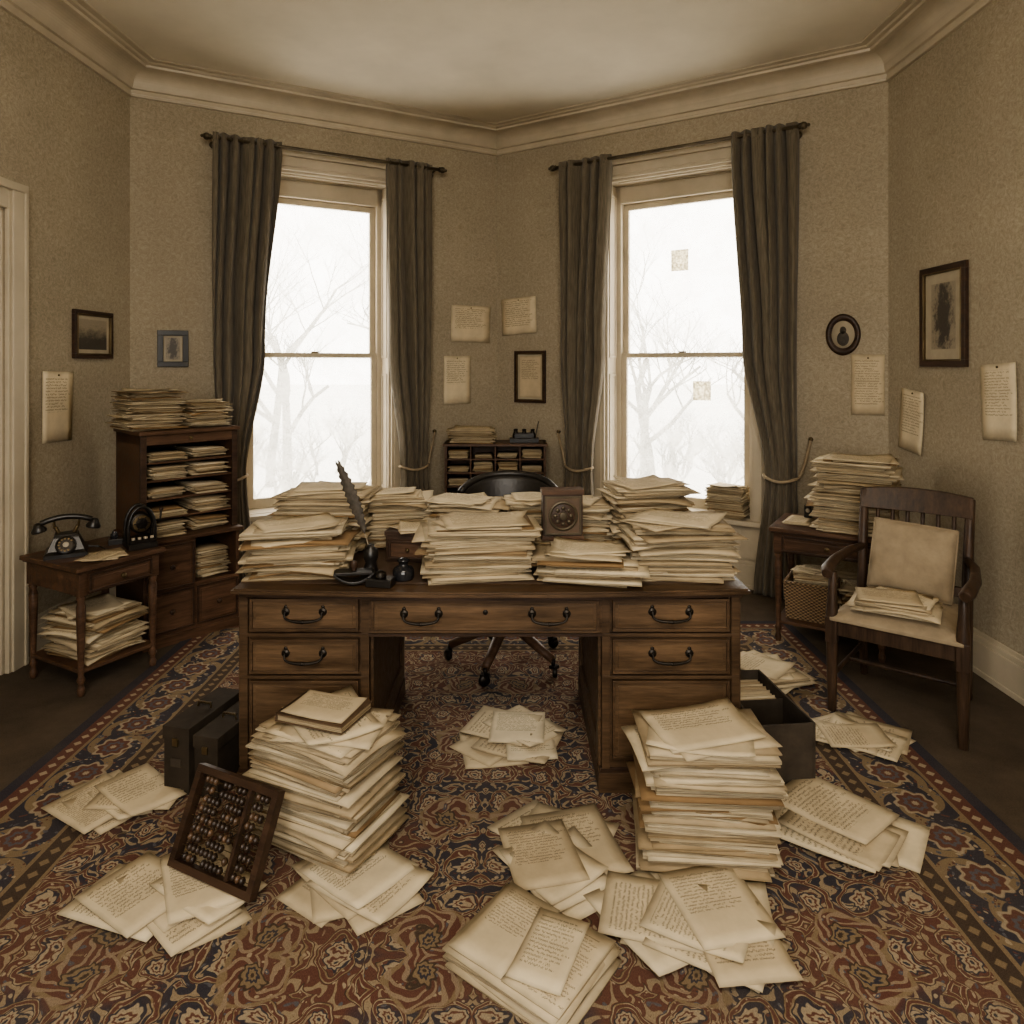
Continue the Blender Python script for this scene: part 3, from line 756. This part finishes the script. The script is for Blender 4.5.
for i in range(6):
    a=i*pi/3; b.cyl((0,-.046,.13),(.04*cos(a),-.042,.13+.04*sin(a)),.003,IRON,n=6)
b.tube([(.056,0,.13),(.10,0,.13),(.105,0,.18)],.006,IRON,8); b.ball((.105,0,.19),.012,W_DARK)
for i in range(4): b.cyl((-.045+.03*i,-.06,.05),(-.045+.03*i,-.06,.062),.009,WHITEP)
b.obj('adding_machine',(-2.02,3.80,.641),(0,0,radians(40)),.002)
loose('loose_papers',-2.11,3.60,.641,4,.02,.02,31,.15,.2,.4,.5,.002)
b=MB(); b.box(-.05,.05,-.035,.035,0,.03,BLACK); b.lathe([(0,.03),(.02,.03),(.02,.055),(.012,.06),(.012,.07),(0,.07)],GLASSB,T((-.02,0,0))); b.lathe([(0,.03),(.014,.03),(.014,.05),(.009,.053),(0,.06)],BRASS,T((.03,0,0)))
b.obj('ink_stand',(-2.17,3.86,.641),(0,0,radians(30)),.002)

# ------------------------------------------------------------------ corner pigeonhole shelf
b=MB(); w2,d2,H=.41,.15,.985
b.box(-w2,-w2+.02,-d2,d2,0,H,W_RED); b.box(w2-.02,w2,-d2,d2,0,H,W_RED); b.box(-w2,w2,d2-.012,d2,0,H,W_RED)
b.box(-w2-.012,w2+.012,-d2-.015,d2,H-.02,H,W_RED)
for z in (.06,.30,.52,.645,.755,.865): b.box(-w2,w2,-d2,d2,z-.014,z,W_RED)
for x in (-.20,0,.20): b.box(x-.006,x+.006,-d2+.005,d2,.52,H-.02,W_RED)
SH=(-.135,5.80,0)
b.obj('pigeonhole_shelf',SH,(0,0,0),.002)
b=MB(); r=random.Random(8)
for z in (.52,.645,.755,.865,.06,.30):
    for cx in (-.30,-.10,.10,.30):
        zc=0; top=r.uniform(.02,.075)
        while zc<top:
            t=r.uniform(.003,.007); b.slab(T((cx+r.gauss(0,.004),-.02+r.gauss(0,.01),z+zc+.001)),.165*r.uniform(.8,1),.22,t,r,.001,2); zc+=t+.0005
b.obj('shelved_papers',SH,(0,0,0),recalc=False)
stack('paper_stack',-.33,5.80,H+.001,.38,.26,.11,0,41,.012)
b=MB()
b.box(-.12,.12,-.06,.06,0,.035,BLACK)
b.box(-.08,.08,-.04,.05,.035,.075,BLACK)
for x in (-.07,.0,.07): b.lathe([(0,.03),(.024,.03),(.026,.06),(.016,.085),(.016,.10),(.02,.105),(0,.11)],IRON,T((x,0,0)))
b.cyl((.09,0,.03),(.12,.02,.17),.004,SOOT)
b.obj('ink_stand',(.10,5.78,H+.001),(0,0,0),.003)

# ------------------------------------------------------------------ right table + contents
UA=WBR.th
RC=Vector((1.78+.115,3.94+.19,0))
side_table('side_table',RC,(0,0,UA),.58,.42,.675)
def rt(lx,ly,z): 
    v=RC+Rz(UA)@Vector((lx,ly,0)); return v.x,v.y,z
stack('paper_stack',*rt(.125,.0,.676),.42,.38,.40,UA,51,.022)
loose('loose_papers',*rt(-.19,.0,.676),5,.01,.02,52,.14,.22,UA,.2,.002)
b=MB(); b.box(-.022,.022,-.03,.03,0,.075,BLACK); b.lathe([(0,0),(.014,0),(.012,.006),(0,.006)],WHITEP,T((0,-.03,.045))@Rx(radians(90)),14); b.tube([(-.012,0,.075),(0,0,.095),(.012,0,.075)],.004,BRASS,8)
b.obj('carriage_clock',rt(-.15,.10,.692),(0,0,UA),.003)
b=MB(); 
def bsk(w,d,z): return [(-w,-d,z),(w,-d,z),(w,d,z),(-w,d,z)]
lv=[bsk(.125,.11,0),bsk(.14,.125,.21),bsk(.128,.113,.21),bsk(.113,.098,.012)]
ids=[[b.pv(p) for p in L] for L in lv]
for a,c in zip(ids,ids[1:]):
    for i in range(4): b.face([a[i],a[(i+1)%4],c[(i+1)%4],c[i]],WICK)
b.face(ids[0][::-1],WICK); b.face(ids[-1],WICK)
rim=[(-.134,-.119,.212),(.134,-.119,.212),(.134,.119,.212),(-.134,.119,.212),(-.134,-.119,.212)]
for p,q in zip(rim,rim[1:]): b.cyl(p,q,.010,WICK)
b.obj('wicker_basket',rt(-.11,-.03,.131),(0,0,UA),0)
stack('paper_stack',*rt(-.11,-.03,.145),.18,.15,.26,UA+.1,53,.008)
stack('paper_stack',*rt(.16,.0,.131),.20,.3,.20,UA+.1,54,.02)
v=WBR.p(2.04,-.03,WINZ[0]+.005); stack('paper_stack',v.x,v.y,v.z,.28,.19,.21,UA,55,.006,messy=.5)

# ------------------------------------------------------------------ armchair
b=MB(); A=W_VERT
fw,bw=.26,.23; fy,by=-.25,.24
for sx in (-1,1):
    b.tube([(sx*fw,fy,0),(sx*fw,fy,.12),(sx*fw,fy,.40),(sx*fw,fy,.47),(sx*fw,fy+.01,.56),(sx*fw,fy+.02,.655)],[.019,.022,.028,.027,.020,.019],A,12)
    b.box(sx*fw-.026,sx*fw+.026,fy-.026,fy+.026,.33,.45,A)
    b.tube([(sx*bw,by+.05,0),(sx*bw,by+.01,.25),(sx*bw,by,.45),(sx*(bw+.003),by+.04,.72),(sx*(bw+.008),by+.10,.965)],[.019,.023,.026,.023,.020],A,12)
    b.tube([(sx*bw,by+.03,.68),(sx*(bw+.04),by-.10,.675),(sx*(fw+.03),-.08,.67),(sx*(fw+.02),fy+.0,.665),(sx*(fw+.01),fy-.045,.655)],[.018,.021,.024,.029,.024],A,12)
    b.box(-.010,.010,-.5*.47,.5*.47,.375,.44,A,T((sx*(fw+bw)/2,-.005,0))@Rz(sx*.08)); b.cyl((sx*fw,fy,.17),(sx*bw,by+.02,.17),.011,A)
b.box(-fw,fw,fy-.012,fy+.015,.365,.44,A); b.box(-bw,bw,by-.012,by+.012,.375,.44,A); b.cyl((-.24,0,.17),(.24,0,.17),.010,A)
def sea(u,v):
    y=fy-.03+(by-fy+.03)*v; hw_=fw+.005+(bw-fw)*v; x=(2*u-1)*hw_; e=1-max(abs(2*u-1),abs(2*v-1))**5
    return Vector((x,y,.452+.045*e)),Vector((x,y,.435))
b.grid(sea,14,14,FABRIC)
def rail(z0,z1,yb_,bowd,th):
    def f(u,v):
        x=(2*u-1)*(bw+.02); y=yb_+bowd*(1-(2*u-1)**2); zt=z1+.018*(1-(2*u-1)**2)*(1 if z1>.9 else 0)
        z=z0+(zt-z0)*v; yy=y+(z-z0)*.35
        return Vector((x,yy-th/2,z)),Vector((x,yy+th/2,z))
    b.grid(f,12,3,A,sm=False)
rail(.875,.972,by+.062,.02,.024); rail(.50,.545,by+.0,.015,.02)
for i in range(6):
    x=-.170+.068*i; e=(1-(x/.25)**2)*.017
    b.tube([(x,by+.012+e,.53),(x,by+.035+e,.70),(x,by+.078+e,.89)],.010,A,8)
ACH=Vector((1.86,3.32,.0)); AA=radians(-38)
b.obj('wooden_armchair',ACH,(0,0,AA),.004)
def ac(lx,ly,z):
    v=ACH+Rz(AA)@Vector((lx,ly,0)); return v.x,v.y,z
b=MB()
def cush(u,v):
    a,c=2*u-1,2*v-1; e=(max(0,(1-abs(a)**2.6))*max(0,(1-abs(c)**2.6)))**.55
    x=a*.180*(1-.10*c*c*(1-abs(a))); z=c*.170*(1-.10*a*a*(1-abs(c)))
    return Vector((x,-.004-.075*e,z)),Vector((x,.004+.040*e,z))
b.grid(cush,22,22,FABRIC)
for (p,q) in (((-.18,0,-.17),(.18,0,-.17)),((.18,0,-.17),(.18,0,.17)),((.18,0,.17),(-.18,0,.17)),((-.18,0,.17),(-.18,0,-.17))): b.cyl(p,q,.005,FABRIC,n=8)
b.obj('throw_pillow',ac(.01,.155,.672),(radians(-17),radians(3),AA))
stack('paper_stack',*ac(-.03,-.11,.500),.33,.26,.040,AA+.1,61,.035,.002,.005,.004)

# ------------------------------------------------------------------ floor stacks
stack('paper_stack',-.625,2.40,RZ+.016,.42,.30,.375,radians(-26),71,.018,.002,.008,.005,messy=.6,fmin=.90)
b=MB(); r=random.Random(2)
b.box(-.13,.13,-.095,.095,0,.003,FOLDER); b.box(-.125,.127,-.090,.090,.003,.022,PEDGE); b.box(-.13,.13,-.095,.095,.022,.026,FOLDER); b.box(-.133,-.126,-.095,.095,0,.026,FOLDER)
b.slab(T((0,0,.028))@Rz(.06),.235,.175,.001,r,.003,4,(.7,1,.5))
b.obj('account_book',(-.645,2.41,RZ+.016+.398),(0,0,radians(-20)),.0015)
stack('paper_stack',.645,2.36,RZ,.43,.31,.370,radians(-6),172,.018,.002,.008,.005,messy=.6,fmin=.90)
# abacus
b=MB(); w,h=.353,.288; t=.022
b.box(0,w,-.016,.016,0,t,W_DARK); b.box(0,w,-.016,.016,h-t,h,W_DARK); b.box(0,t,-.016,.016,t,h-t,W_DARK); b.box(w-t,w,-.016,.016,t,h-t,W_DARK)
b.box(w*.66,w*.66+.012,-.012,.012,t,h-t,W_DARK)
r=random.Random(9)
nr=9
for i in range(nr):
    z=t+(h-2*t)*(i+.5)/nr; b.cyl((t,0,z),(w-t,0,z),.0016,BRASS,n=6)
    x=t+.012+r.uniform(0,.03); 
    for j in range(8):
        if x>w*.66-.014: break
        M=T((x,0,z))@Ry(radians(90)); b.lathe([(.003,-.0085),(.009,-.006),(.0125,0),(.009,.006),(.003,.0085)],BEAD if r.random()<.75 else BEAD2,M,12)
        x+=.0178 if r.random()<.82 else .045
    x=w*.66+.024+r.uniform(0,.02)
    for j in range(2 if i%2 else 3):
        M=T((x,0,z))@Ry(radians(90)); b.lathe([(.003,-.0085),(.009,-.006),(.0125,0),(.009,.006),(.003,.0085)],BEAD if r.random()<.7 else BEAD2,M,12); x+=.0180
        if x>w-t-.012: break
b.obj('abacus',(-1.085,2.225,RZ+.030),(radians(-24.6),0,radians(-26)),.002)
def docbox(loc,rot,w,d,h):
    b=MB(); b.box(-w,w,-d,d,0,h*.80,BOXM); b.box(-w-.004,w+.004,-d-.004,d+.004,h*.80,h,BOXM)
    b.box(-w*.4,w*.4,-d-.006,-d,h*.40,h*.52,GREYCARD); b.tube([(-.03,0,h),(-.028,0,h+.018),(.028,0,h+.018),(.03,0,h)],.005,BRASS,8)
    b.box(-.012,.012,-d-.010,-d-.002,h*.72,h*.84,BRASS)
    return b.obj('document_box',loc,(0,0,rot),.003)
docbox((-1.23,2.80,RZ),radians(-14),.055,.16,.25); docbox((-1.11,2.75,RZ),radians(-14),.050,.14,.23)
b=MB(); w,d,h=.115,.24,.235; t=.009
b.box(-w,w,-d,d,0,t,GREYCARD); b.box(-w,-w+t,-d,d,t,h,GREYCARD); b.box(w-t,w,-d,d,t,h,GREYCARD); b.box(-w+t,w-t,-d,-d+t,t,h,GREYCARD); b.box(-w+t,w-t,d-t,d,t,h,GREYCARD)
b.box(-w+t,w-t,.0,.006,t,h-.02,BOXM)
b.obj('open_file_box',(1.035,2.93,RZ),(0,0,radians(6)),.003)
b=MB(); r=random.Random(10); y=.03
while y<.21:
    b.slab(T((r.uniform(-.006,.006),y,.012+.1))@Rx(radians(90-8)),.185,.19+r.uniform(-.02,.0),.004,r,.002,2)
    y+=r.uniform(.010,.03)
b.obj('file_folders',(1.035,2.93,RZ),(0,0,radians(6)),recalc=False)
stack('paper_stack',1.30,3.62,RZ,.28,.34,.06,radians(20),73,.05,.002,.006)

# ------------------------------------------------------------------ loose floor papers
loose('loose_papers',-1.47,2.62,RZ,7,.09,.06,81,.22,.30,.9)
loose('loose_papers',-1.06,2.12,RZ,10,.14,.07,182,.22,.32,1.0,.9)
loose('loose_papers',-.46,2.20,RZ,6,.11,.04,83,.24,.30,.3)
loose('loose_papers',.03,3.05,RZ,7,.12,.10,84,.24,.31,.3)
loose('loose_papers',.20,2.30,RZ,7,.12,.12,85,.26,.35,.5)
loose('loose_papers',.52,2.02,RZ,10,.13,.07,186,.24,.33,1.0)
loose('loose_papers',1.17,2.46,RZ,8,.10,.08,87,.27,.33,.7)
loose('loose_papers',1.50,3.06,RZ,6,.08,.08,88,.22,.30,.8)
b=MB(); r=random.Random(15)
for i in range(8): b.slab(T((r.uniform(-.02,.02),r.uniform(-.02,.02),i*.0042))@Rz(r.uniform(-.07,.07)),.37,.29,.0036,r,.003,4,(.45+.5*r.random(),.2 if i<7 else 1,.55))
b.slab(T((-.09,.0,.037))@Rz(.02),.18,.285,.002,r,.003,5,(.78,1,.80)); b.slab(T((.09,.0,.037))@Rz(.02),.18,.285,.002,r,.003,5,(.70,1,.73))
b.slab(T((.05,.01,.043))@Rz(.25),.15,.25,.0012,r,.006,5,(.93,1,.1))
b.obj('ledger_book',(.055,1.91,RZ),(0,0,radians(-38)),recalc=False)

# ------------------------------------------------------------------ desk-top things
stack('paper_stack',-.865,2.86,DZ,.39,.27,.180,radians(6),101,.022)
stack('paper_stack',-.86,3.24,DZ,.40,.28,.25,radians(-5),102,.026)
stack('paper_stack',-.54,3.30,DZ,.28,.22,.225,radians(8),103,.022)
stack('paper_stack',-.135,2.83,DZ,.42,.28,.195,radians(4),104,.026,nloose=4)
stack('paper_stack',-.20,3.25,DZ,.33,.26,.21,radians(-12),105,.03)
stack('paper_stack',.10,3.28,DZ,.24,.26,.21,radians(5),106,.02)
stack('paper_stack',.285,2.78,DZ,.37,.24,.080,radians(-8),107,.035,nloose=5)
stack('paper_stack',.665,2.86,DZ,.41,.28,.205,radians(-4),108,.026)
stack('paper_stack',.62,3.26,DZ,.36,.27,.28,radians(6),109,.024)
stack('paper_stack',.345,3.27,DZ,.22,.25,.20,radians(-6),110,.02)
b=MB(); b.box(-.085,.085,-.035,.035,0,.21,W_DARK); b.box(-.09,.09,-.04,.04,0,.018,W_RED); b.box(-.09,.09,-.04,.04,.195,.215,W_RED)
b.box(-.072,.072,-.040,-.034,.03,.182,FOLDER)
for (a,c,za,zb) in ((-.078,.078,.024,.032),(-.078,.078,.180,.188),(-.078,-.070,.032,.180),(.070,.078,.032,.180)): b.box(a,c,-.043,-.034,za,zb,RODM)
Mc=T((0,-.039,.105))@Rx(radians(90)); b.lathe([(0,0),(.062,0),(.064,.005),(.056,.008),(.053,.004),(0,.004)],RODM,Mc,28); b.lathe([(0,.0042),(.051,.0042),(.051,.006),(0,.006)],W_DARK,Mc,28)
for i in range(8):
    a=i*pi/4; b.lathe([(0,.006),(.010,.006),(.007,.009),(0,.010)],RODM,Mc@T((.034*cos(a),.034*sin(a),0)),10)
b.lathe([(0,.006),(.018,.006),(.016,.009),(0,.009)],RODM,Mc,20)
b.obj('desk_clock',(.215,3.02,DZ+.090),(radians(0),0,radians(4)),.003)
stack('paper_stack',.215,3.04,DZ,.22,.14,.078,radians(2),111,.003,messy=.2)
b=MB(); b.box(-.10,.10,-.07,.07,0,.11,W_DARK); b.box(-.105,.105,-.075,.075,.11,.13,W_DARK); drawer(b,-.085,.085,-.07,.015,.095,W_RED,W_DARK); b.ball((0,-.085,.055),.009,BRASS)
b.obj('letter_box',(-.43,3.04,DZ),(0,0,radians(-8)),.003)
loose('loose_papers',-.42,3.04,DZ+.131,3,.02,.01,131,.13,.18,.5,.6,.004)
b=MB(); b.lathe([(0,0),(.045,0),(.047,.008),(.03,.016),(.022,.05),(.030,.07),(.028,.10),(.014,.11),(.014,.12),(0,.12)],BLACK)
q0=Vector((0,0,.08)); q1=Vector((-.040,0,.24)); q2=Vector((-.130,.0,.44))
def qp(t): return q0*(1-t)**2+q1*2*t*(1-t)+q2*t*t
b.tube([qp(i/12) for i in range(13)],[.0022-.0018*i/12 for i in range(13)],MATB,6)
def fe(u,v):
    t=.25+.77*v; p=qp(min(t,1.0)); tg=(qp(min(1,t+.02))-qp(t-.02)).normalized(); sd=Vector((tg.z,0,-tg.x))
    wd=.024*sin(pi*min(1,v*.90+.08))**.7*(1+.16*sin(v*75)); x=(2*u-1)*wd
    p=p+sd*x+tg*abs(2*u-1)*.018+Vector((0,-.003+.006*abs(2*u-1),0))
    return p+Vector((0,-.0006,0)),p+Vector((0,.0006,0))
b.grid(fe,6,70,SOOT)
b.obj('quill_and_inkpot',(-.565,2.80,DZ),(0,0,0))
b=MB(); b.lathe([(0,0),(.038,0),(.042,.008),(.042,.035),(.034,.048),(.018,.055),(.018,.068),(.024,.070),(.024,.078),(.010,.084),(0,.085)],GLASSB)
b.obj('inkwell',(-.425,2.74,DZ))
b=MB()
def rk(u,v):
    x=(2*u-1)*.075; z=.004+.035*(2*u-1)**2; y=(2*v-1)*.032
    return Vector((x,y,z+.012)),Vector((x,y,z))
b.grid(rk,14,4,BLACK); b.box(-.07,.07,-.03,.03,.040,.052,BLACK); b.lathe([(0,.05),(.010,.05),(.008,.06),(.016,.075),(.012,.088),(0,.09)],W_DARK)
b.obj('rocker_blotter',(-.605,2.68,DZ),(0,0,radians(10)),.002)
b=MB(); b.box(-.05,.05,-.03,.03,0,.03,BLACK); b.lathe([(0,.03),(.022,.03),(.020,.05),(.010,.056),(0,.06)],IRON)
b.obj('stamp_pad',(-.50,2.66,DZ),(0,0,radians(-10)),.003)

# ------------------------------------------------------------------ wall hung things
def frame(name,W,s_,z,w,h,eng,m=W_DARK,fwid=.028,mw=.05,slip=BRASS):
    b=MB(); x,y=w/2,h/2; f=fwid
    b.box(-x,x,-.022,0,-y,-y+f,m); b.box(-x,x,-.022,0,y-f,y,m); b.box(-x,-x+f,-.022,0,-y+f,y-f,m); b.box(x-f,x,-.022,0,-y+f,y-f,m)
    g=f-.007
    for (a,c,za,zb) in ((-x+g,x-g,-y+g,-y+f+.002),(-x+g,x-g,y-f-.002,y-g),(-x+g,-x+f+.002,-y+f,y-f),(x-f-.002,x-g,-y+f,y-f)): b.box(a,c,-.024,-.004,za,zb,slip)
    b.box(-x+f,x-f,-.008,0,-y+f,y-f,MATB)
    ix,iy=x-f-mw,y-f-mw
    b.quad([(-ix,-.0085,-iy),(ix,-.0085,-iy),(ix,-.0085,iy),(-ix,-.0085,iy)],eng,t=(.6,1,.5))
    return b.obj(name,W.p(s_,0.001,z),(0,0,W.th),.002,recalc=False)
frame('picture_frame',WL,4.435+1.8,1.815,.40,.30,ENG_L,W_DARK,.030,.026)
frame('picture_frame',WBL,.27,1.74,.20,.26,ENG_P,BLACK,.036,.016,BLACK)
frame('picture_frame',WBR,.35,1.52,.31,.45,PAPER,W_DARK,.028,.018)
frame('picture_frame',WR,4.61-4.0,1.905,.43,.58,ENG_P,W_DARK,.040,.060)
b=MB(); Mo=Rx(radians(90))@Matrix.Diagonal((1,1.3,1,1)); b.lathe([(.0,0),(.108,0),(.108,.014),(.098,.022),(.082,.020),(.074,.010),(0,.010)],W_DARK,Mo,36); b.lathe([(0,.0102),(.072,.0102),(.072,.0115),(0,.0115)],MATB,Mo,32)
b.lathe([(0,.0116),(.020,.0116),(.02,.0125),(0,.0125)],SOOT,Mo@T((0,.022,0)),20); b.lathe([(0,.0116),(.038,.0116),(.036,.0125),(0,.0125)],SOOT,Mo@T((0,-.022,0)),20)
b.obj('oval_picture_frame',WBR.p(2.82,.001,1.83),(0,0,WBR.th))
def note(W,s_,z,w,h,tint,seed,roll=0):
    r=random.Random(seed); b=MB(); b.slab(Rx(radians(90)),w,h,.001,r,.005,5,tint)
    b.ball((0,-.004,h/2-.02),.006,BRASS,8)
    return b.obj('pinned_note',W.p(s_,.006,z),(0,roll,W.th),recalc=False)
note(WL,4.10+1.8,1.38,.27,.41,(.98,1,.5),201,.02)
note(WBL,2.62,1.98,.38,.32,(.85,1,.2),202,.02); note(WBL,2.49,1.49,.26,.42,(.98,1,.5),203)
note(WBR,.235,2.05,.35,.32,(.85,1,.1),204,-.04)
note(WBR,2.97,1.49,.20,.40,(.7,1,.6),205,.01)
note(WR,4.61-4.33,1.28,.26,.38,(.95,1,.4),206,.10); note(WR,4.61-3.54,1.44,.26,.39,(.98,1,.7),207,-.06)

# ------------------------------------------------------------------ outside
b=MB(); b.box(-60,60,6.9,90,-1.05,-1.0,SNOW); b.box(-60,60,-60,-2.4,-1.05,-1.0,SNOW); b.obj('ground')
def tree(name,x,y,h,seed,stems=1,rad0=.11,first=5):
    r=random.Random(seed); b=MB()
    def br(p,d,L,rad,lv):
        n=4; pts=[p]; q=p.copy(); dd=d.copy(); rs=[rad]
        for i in range(n):
            dd=(dd+Vector((r.gauss(0,.12),r.gauss(0,.12),r.gauss(.03,.08)))).normalized(); q=q+dd*L/n; pts.append(q.copy()); rs.append(rad*(1-.45*(i+1)/n))
        b.tube(pts,rs,BARK,5 if lv<2 else 3)
        if lv<4:
            for i in range(4 if lv else first):
                k_=r.randint(2,n); a=r.uniform(0,2*pi); s_=Vector((cos(a),sin(a),r.uniform(.1,.8))).normalized()
                br(pts[k_],(dd*.6+s_*.8).normalized(),L*r.uniform(.5,.72),rs[k_]*.6,lv+1)
    for s_ in range(stems):
        a=r.uniform(0,6.28); e=0 if stems==1 else .45
        br(Vector((e*cos(a),e*sin(a),0)),Vector((e*cos(a),e*sin(a),1)).normalized(),h,rad0,0)
    b.obj(name,(x,y,-1.0),recalc=False)
tree('bare_tree',-5.2,15,2.9,1); tree('bare_tree',-2.9,18,3.0,2); tree('bare_tree',3.2,16,2.8,3); tree('bare_tree',6.2,17,2.7,4); tree('bare_tree',-4.2,13,2.6,6); tree('bare_tree',4.7,13,2.3,7); tree('bare_tree',2.6,13.5,2.2,12)
for i,(x,y) in enumerate(((-5.6,13.5),(-4.4,12.5),(-3.4,13),(-6.6,17),(-4.6,17),(2.3,12.5),(3.4,12),(4.4,12.5),(5.4,14),(3.8,17))):
    tree('bare_shrub',x,y,.85,50+i,stems=5,rad0=.04,first=4)

# ------------------------------------------------------------------ light
wd=bpy.data.worlds.new('world'); scene.world=wd; wd.use_nodes=True
bg=wd.node_tree.nodes['Background']; bg.inputs[0].default_value=(1.0,.955,.885,1); bg.inputs[1].default_value=5.4
def portal(W,s0,s1,z0,z1,off):
    l=bpy.data.lights.new('window_portal','AREA'); l.shape='RECTANGLE'; l.size=s1-s0; l.size_y=z1-z0; l.cycles.is_portal=True
    ob=bpy.data.objects.new('window_portal',l); bpy.context.collection.objects.link(ob)
    ob.location=W.p((s0+s1)/2,-off,(z0+z1)/2); ob.rotation_euler=(-W.inn).to_track_quat('Z','Y').to_euler()
portal(WBL,*LW,*WINZ,.31); portal(WBR,*RW,*WINZ,.31); portal(WREAR,*RWN,.9,3.2,.31)
l=bpy.data.lights.new('added_fill_area','AREA'); l.shape='RECTANGLE'; l.size=2.0; l.size_y=1.2; l.energy=70; l.color=(1.0,.88,.72)  # warm fill light added near the ceiling, out of view, no fixture
ob=bpy.data.objects.new('added_fill_area',l); bpy.context.collection.objects.link(ob); ob.location=(0,-.3,3.5)
ob.rotation_euler=(Vector((0,-.3,3.5))-Vector((0,2.6,.6))).to_track_quat('Z','Y').to_euler()

# ------------------------------------------------------------------ camera
cd=bpy.data.cameras.new('camera'); cam=bpy.data.objects.new('camera',cd); bpy.context.collection.objects.link(cam)
cam.location=(0,0,1.63); cam.rotation_euler=(radians(90),0,0)
cd.sensor_width=36; cd.lens=24.6; cd.shift_y=-.1445; cd.clip_start=.05; cd.clip_end=300
scene.camera=cam
try:
    scene.view_settings.view_transform='AgX'; scene.view_settings.look='AgX - Medium High Contrast'; scene.view_settings.exposure=0.55
except Exception as e: print(e)
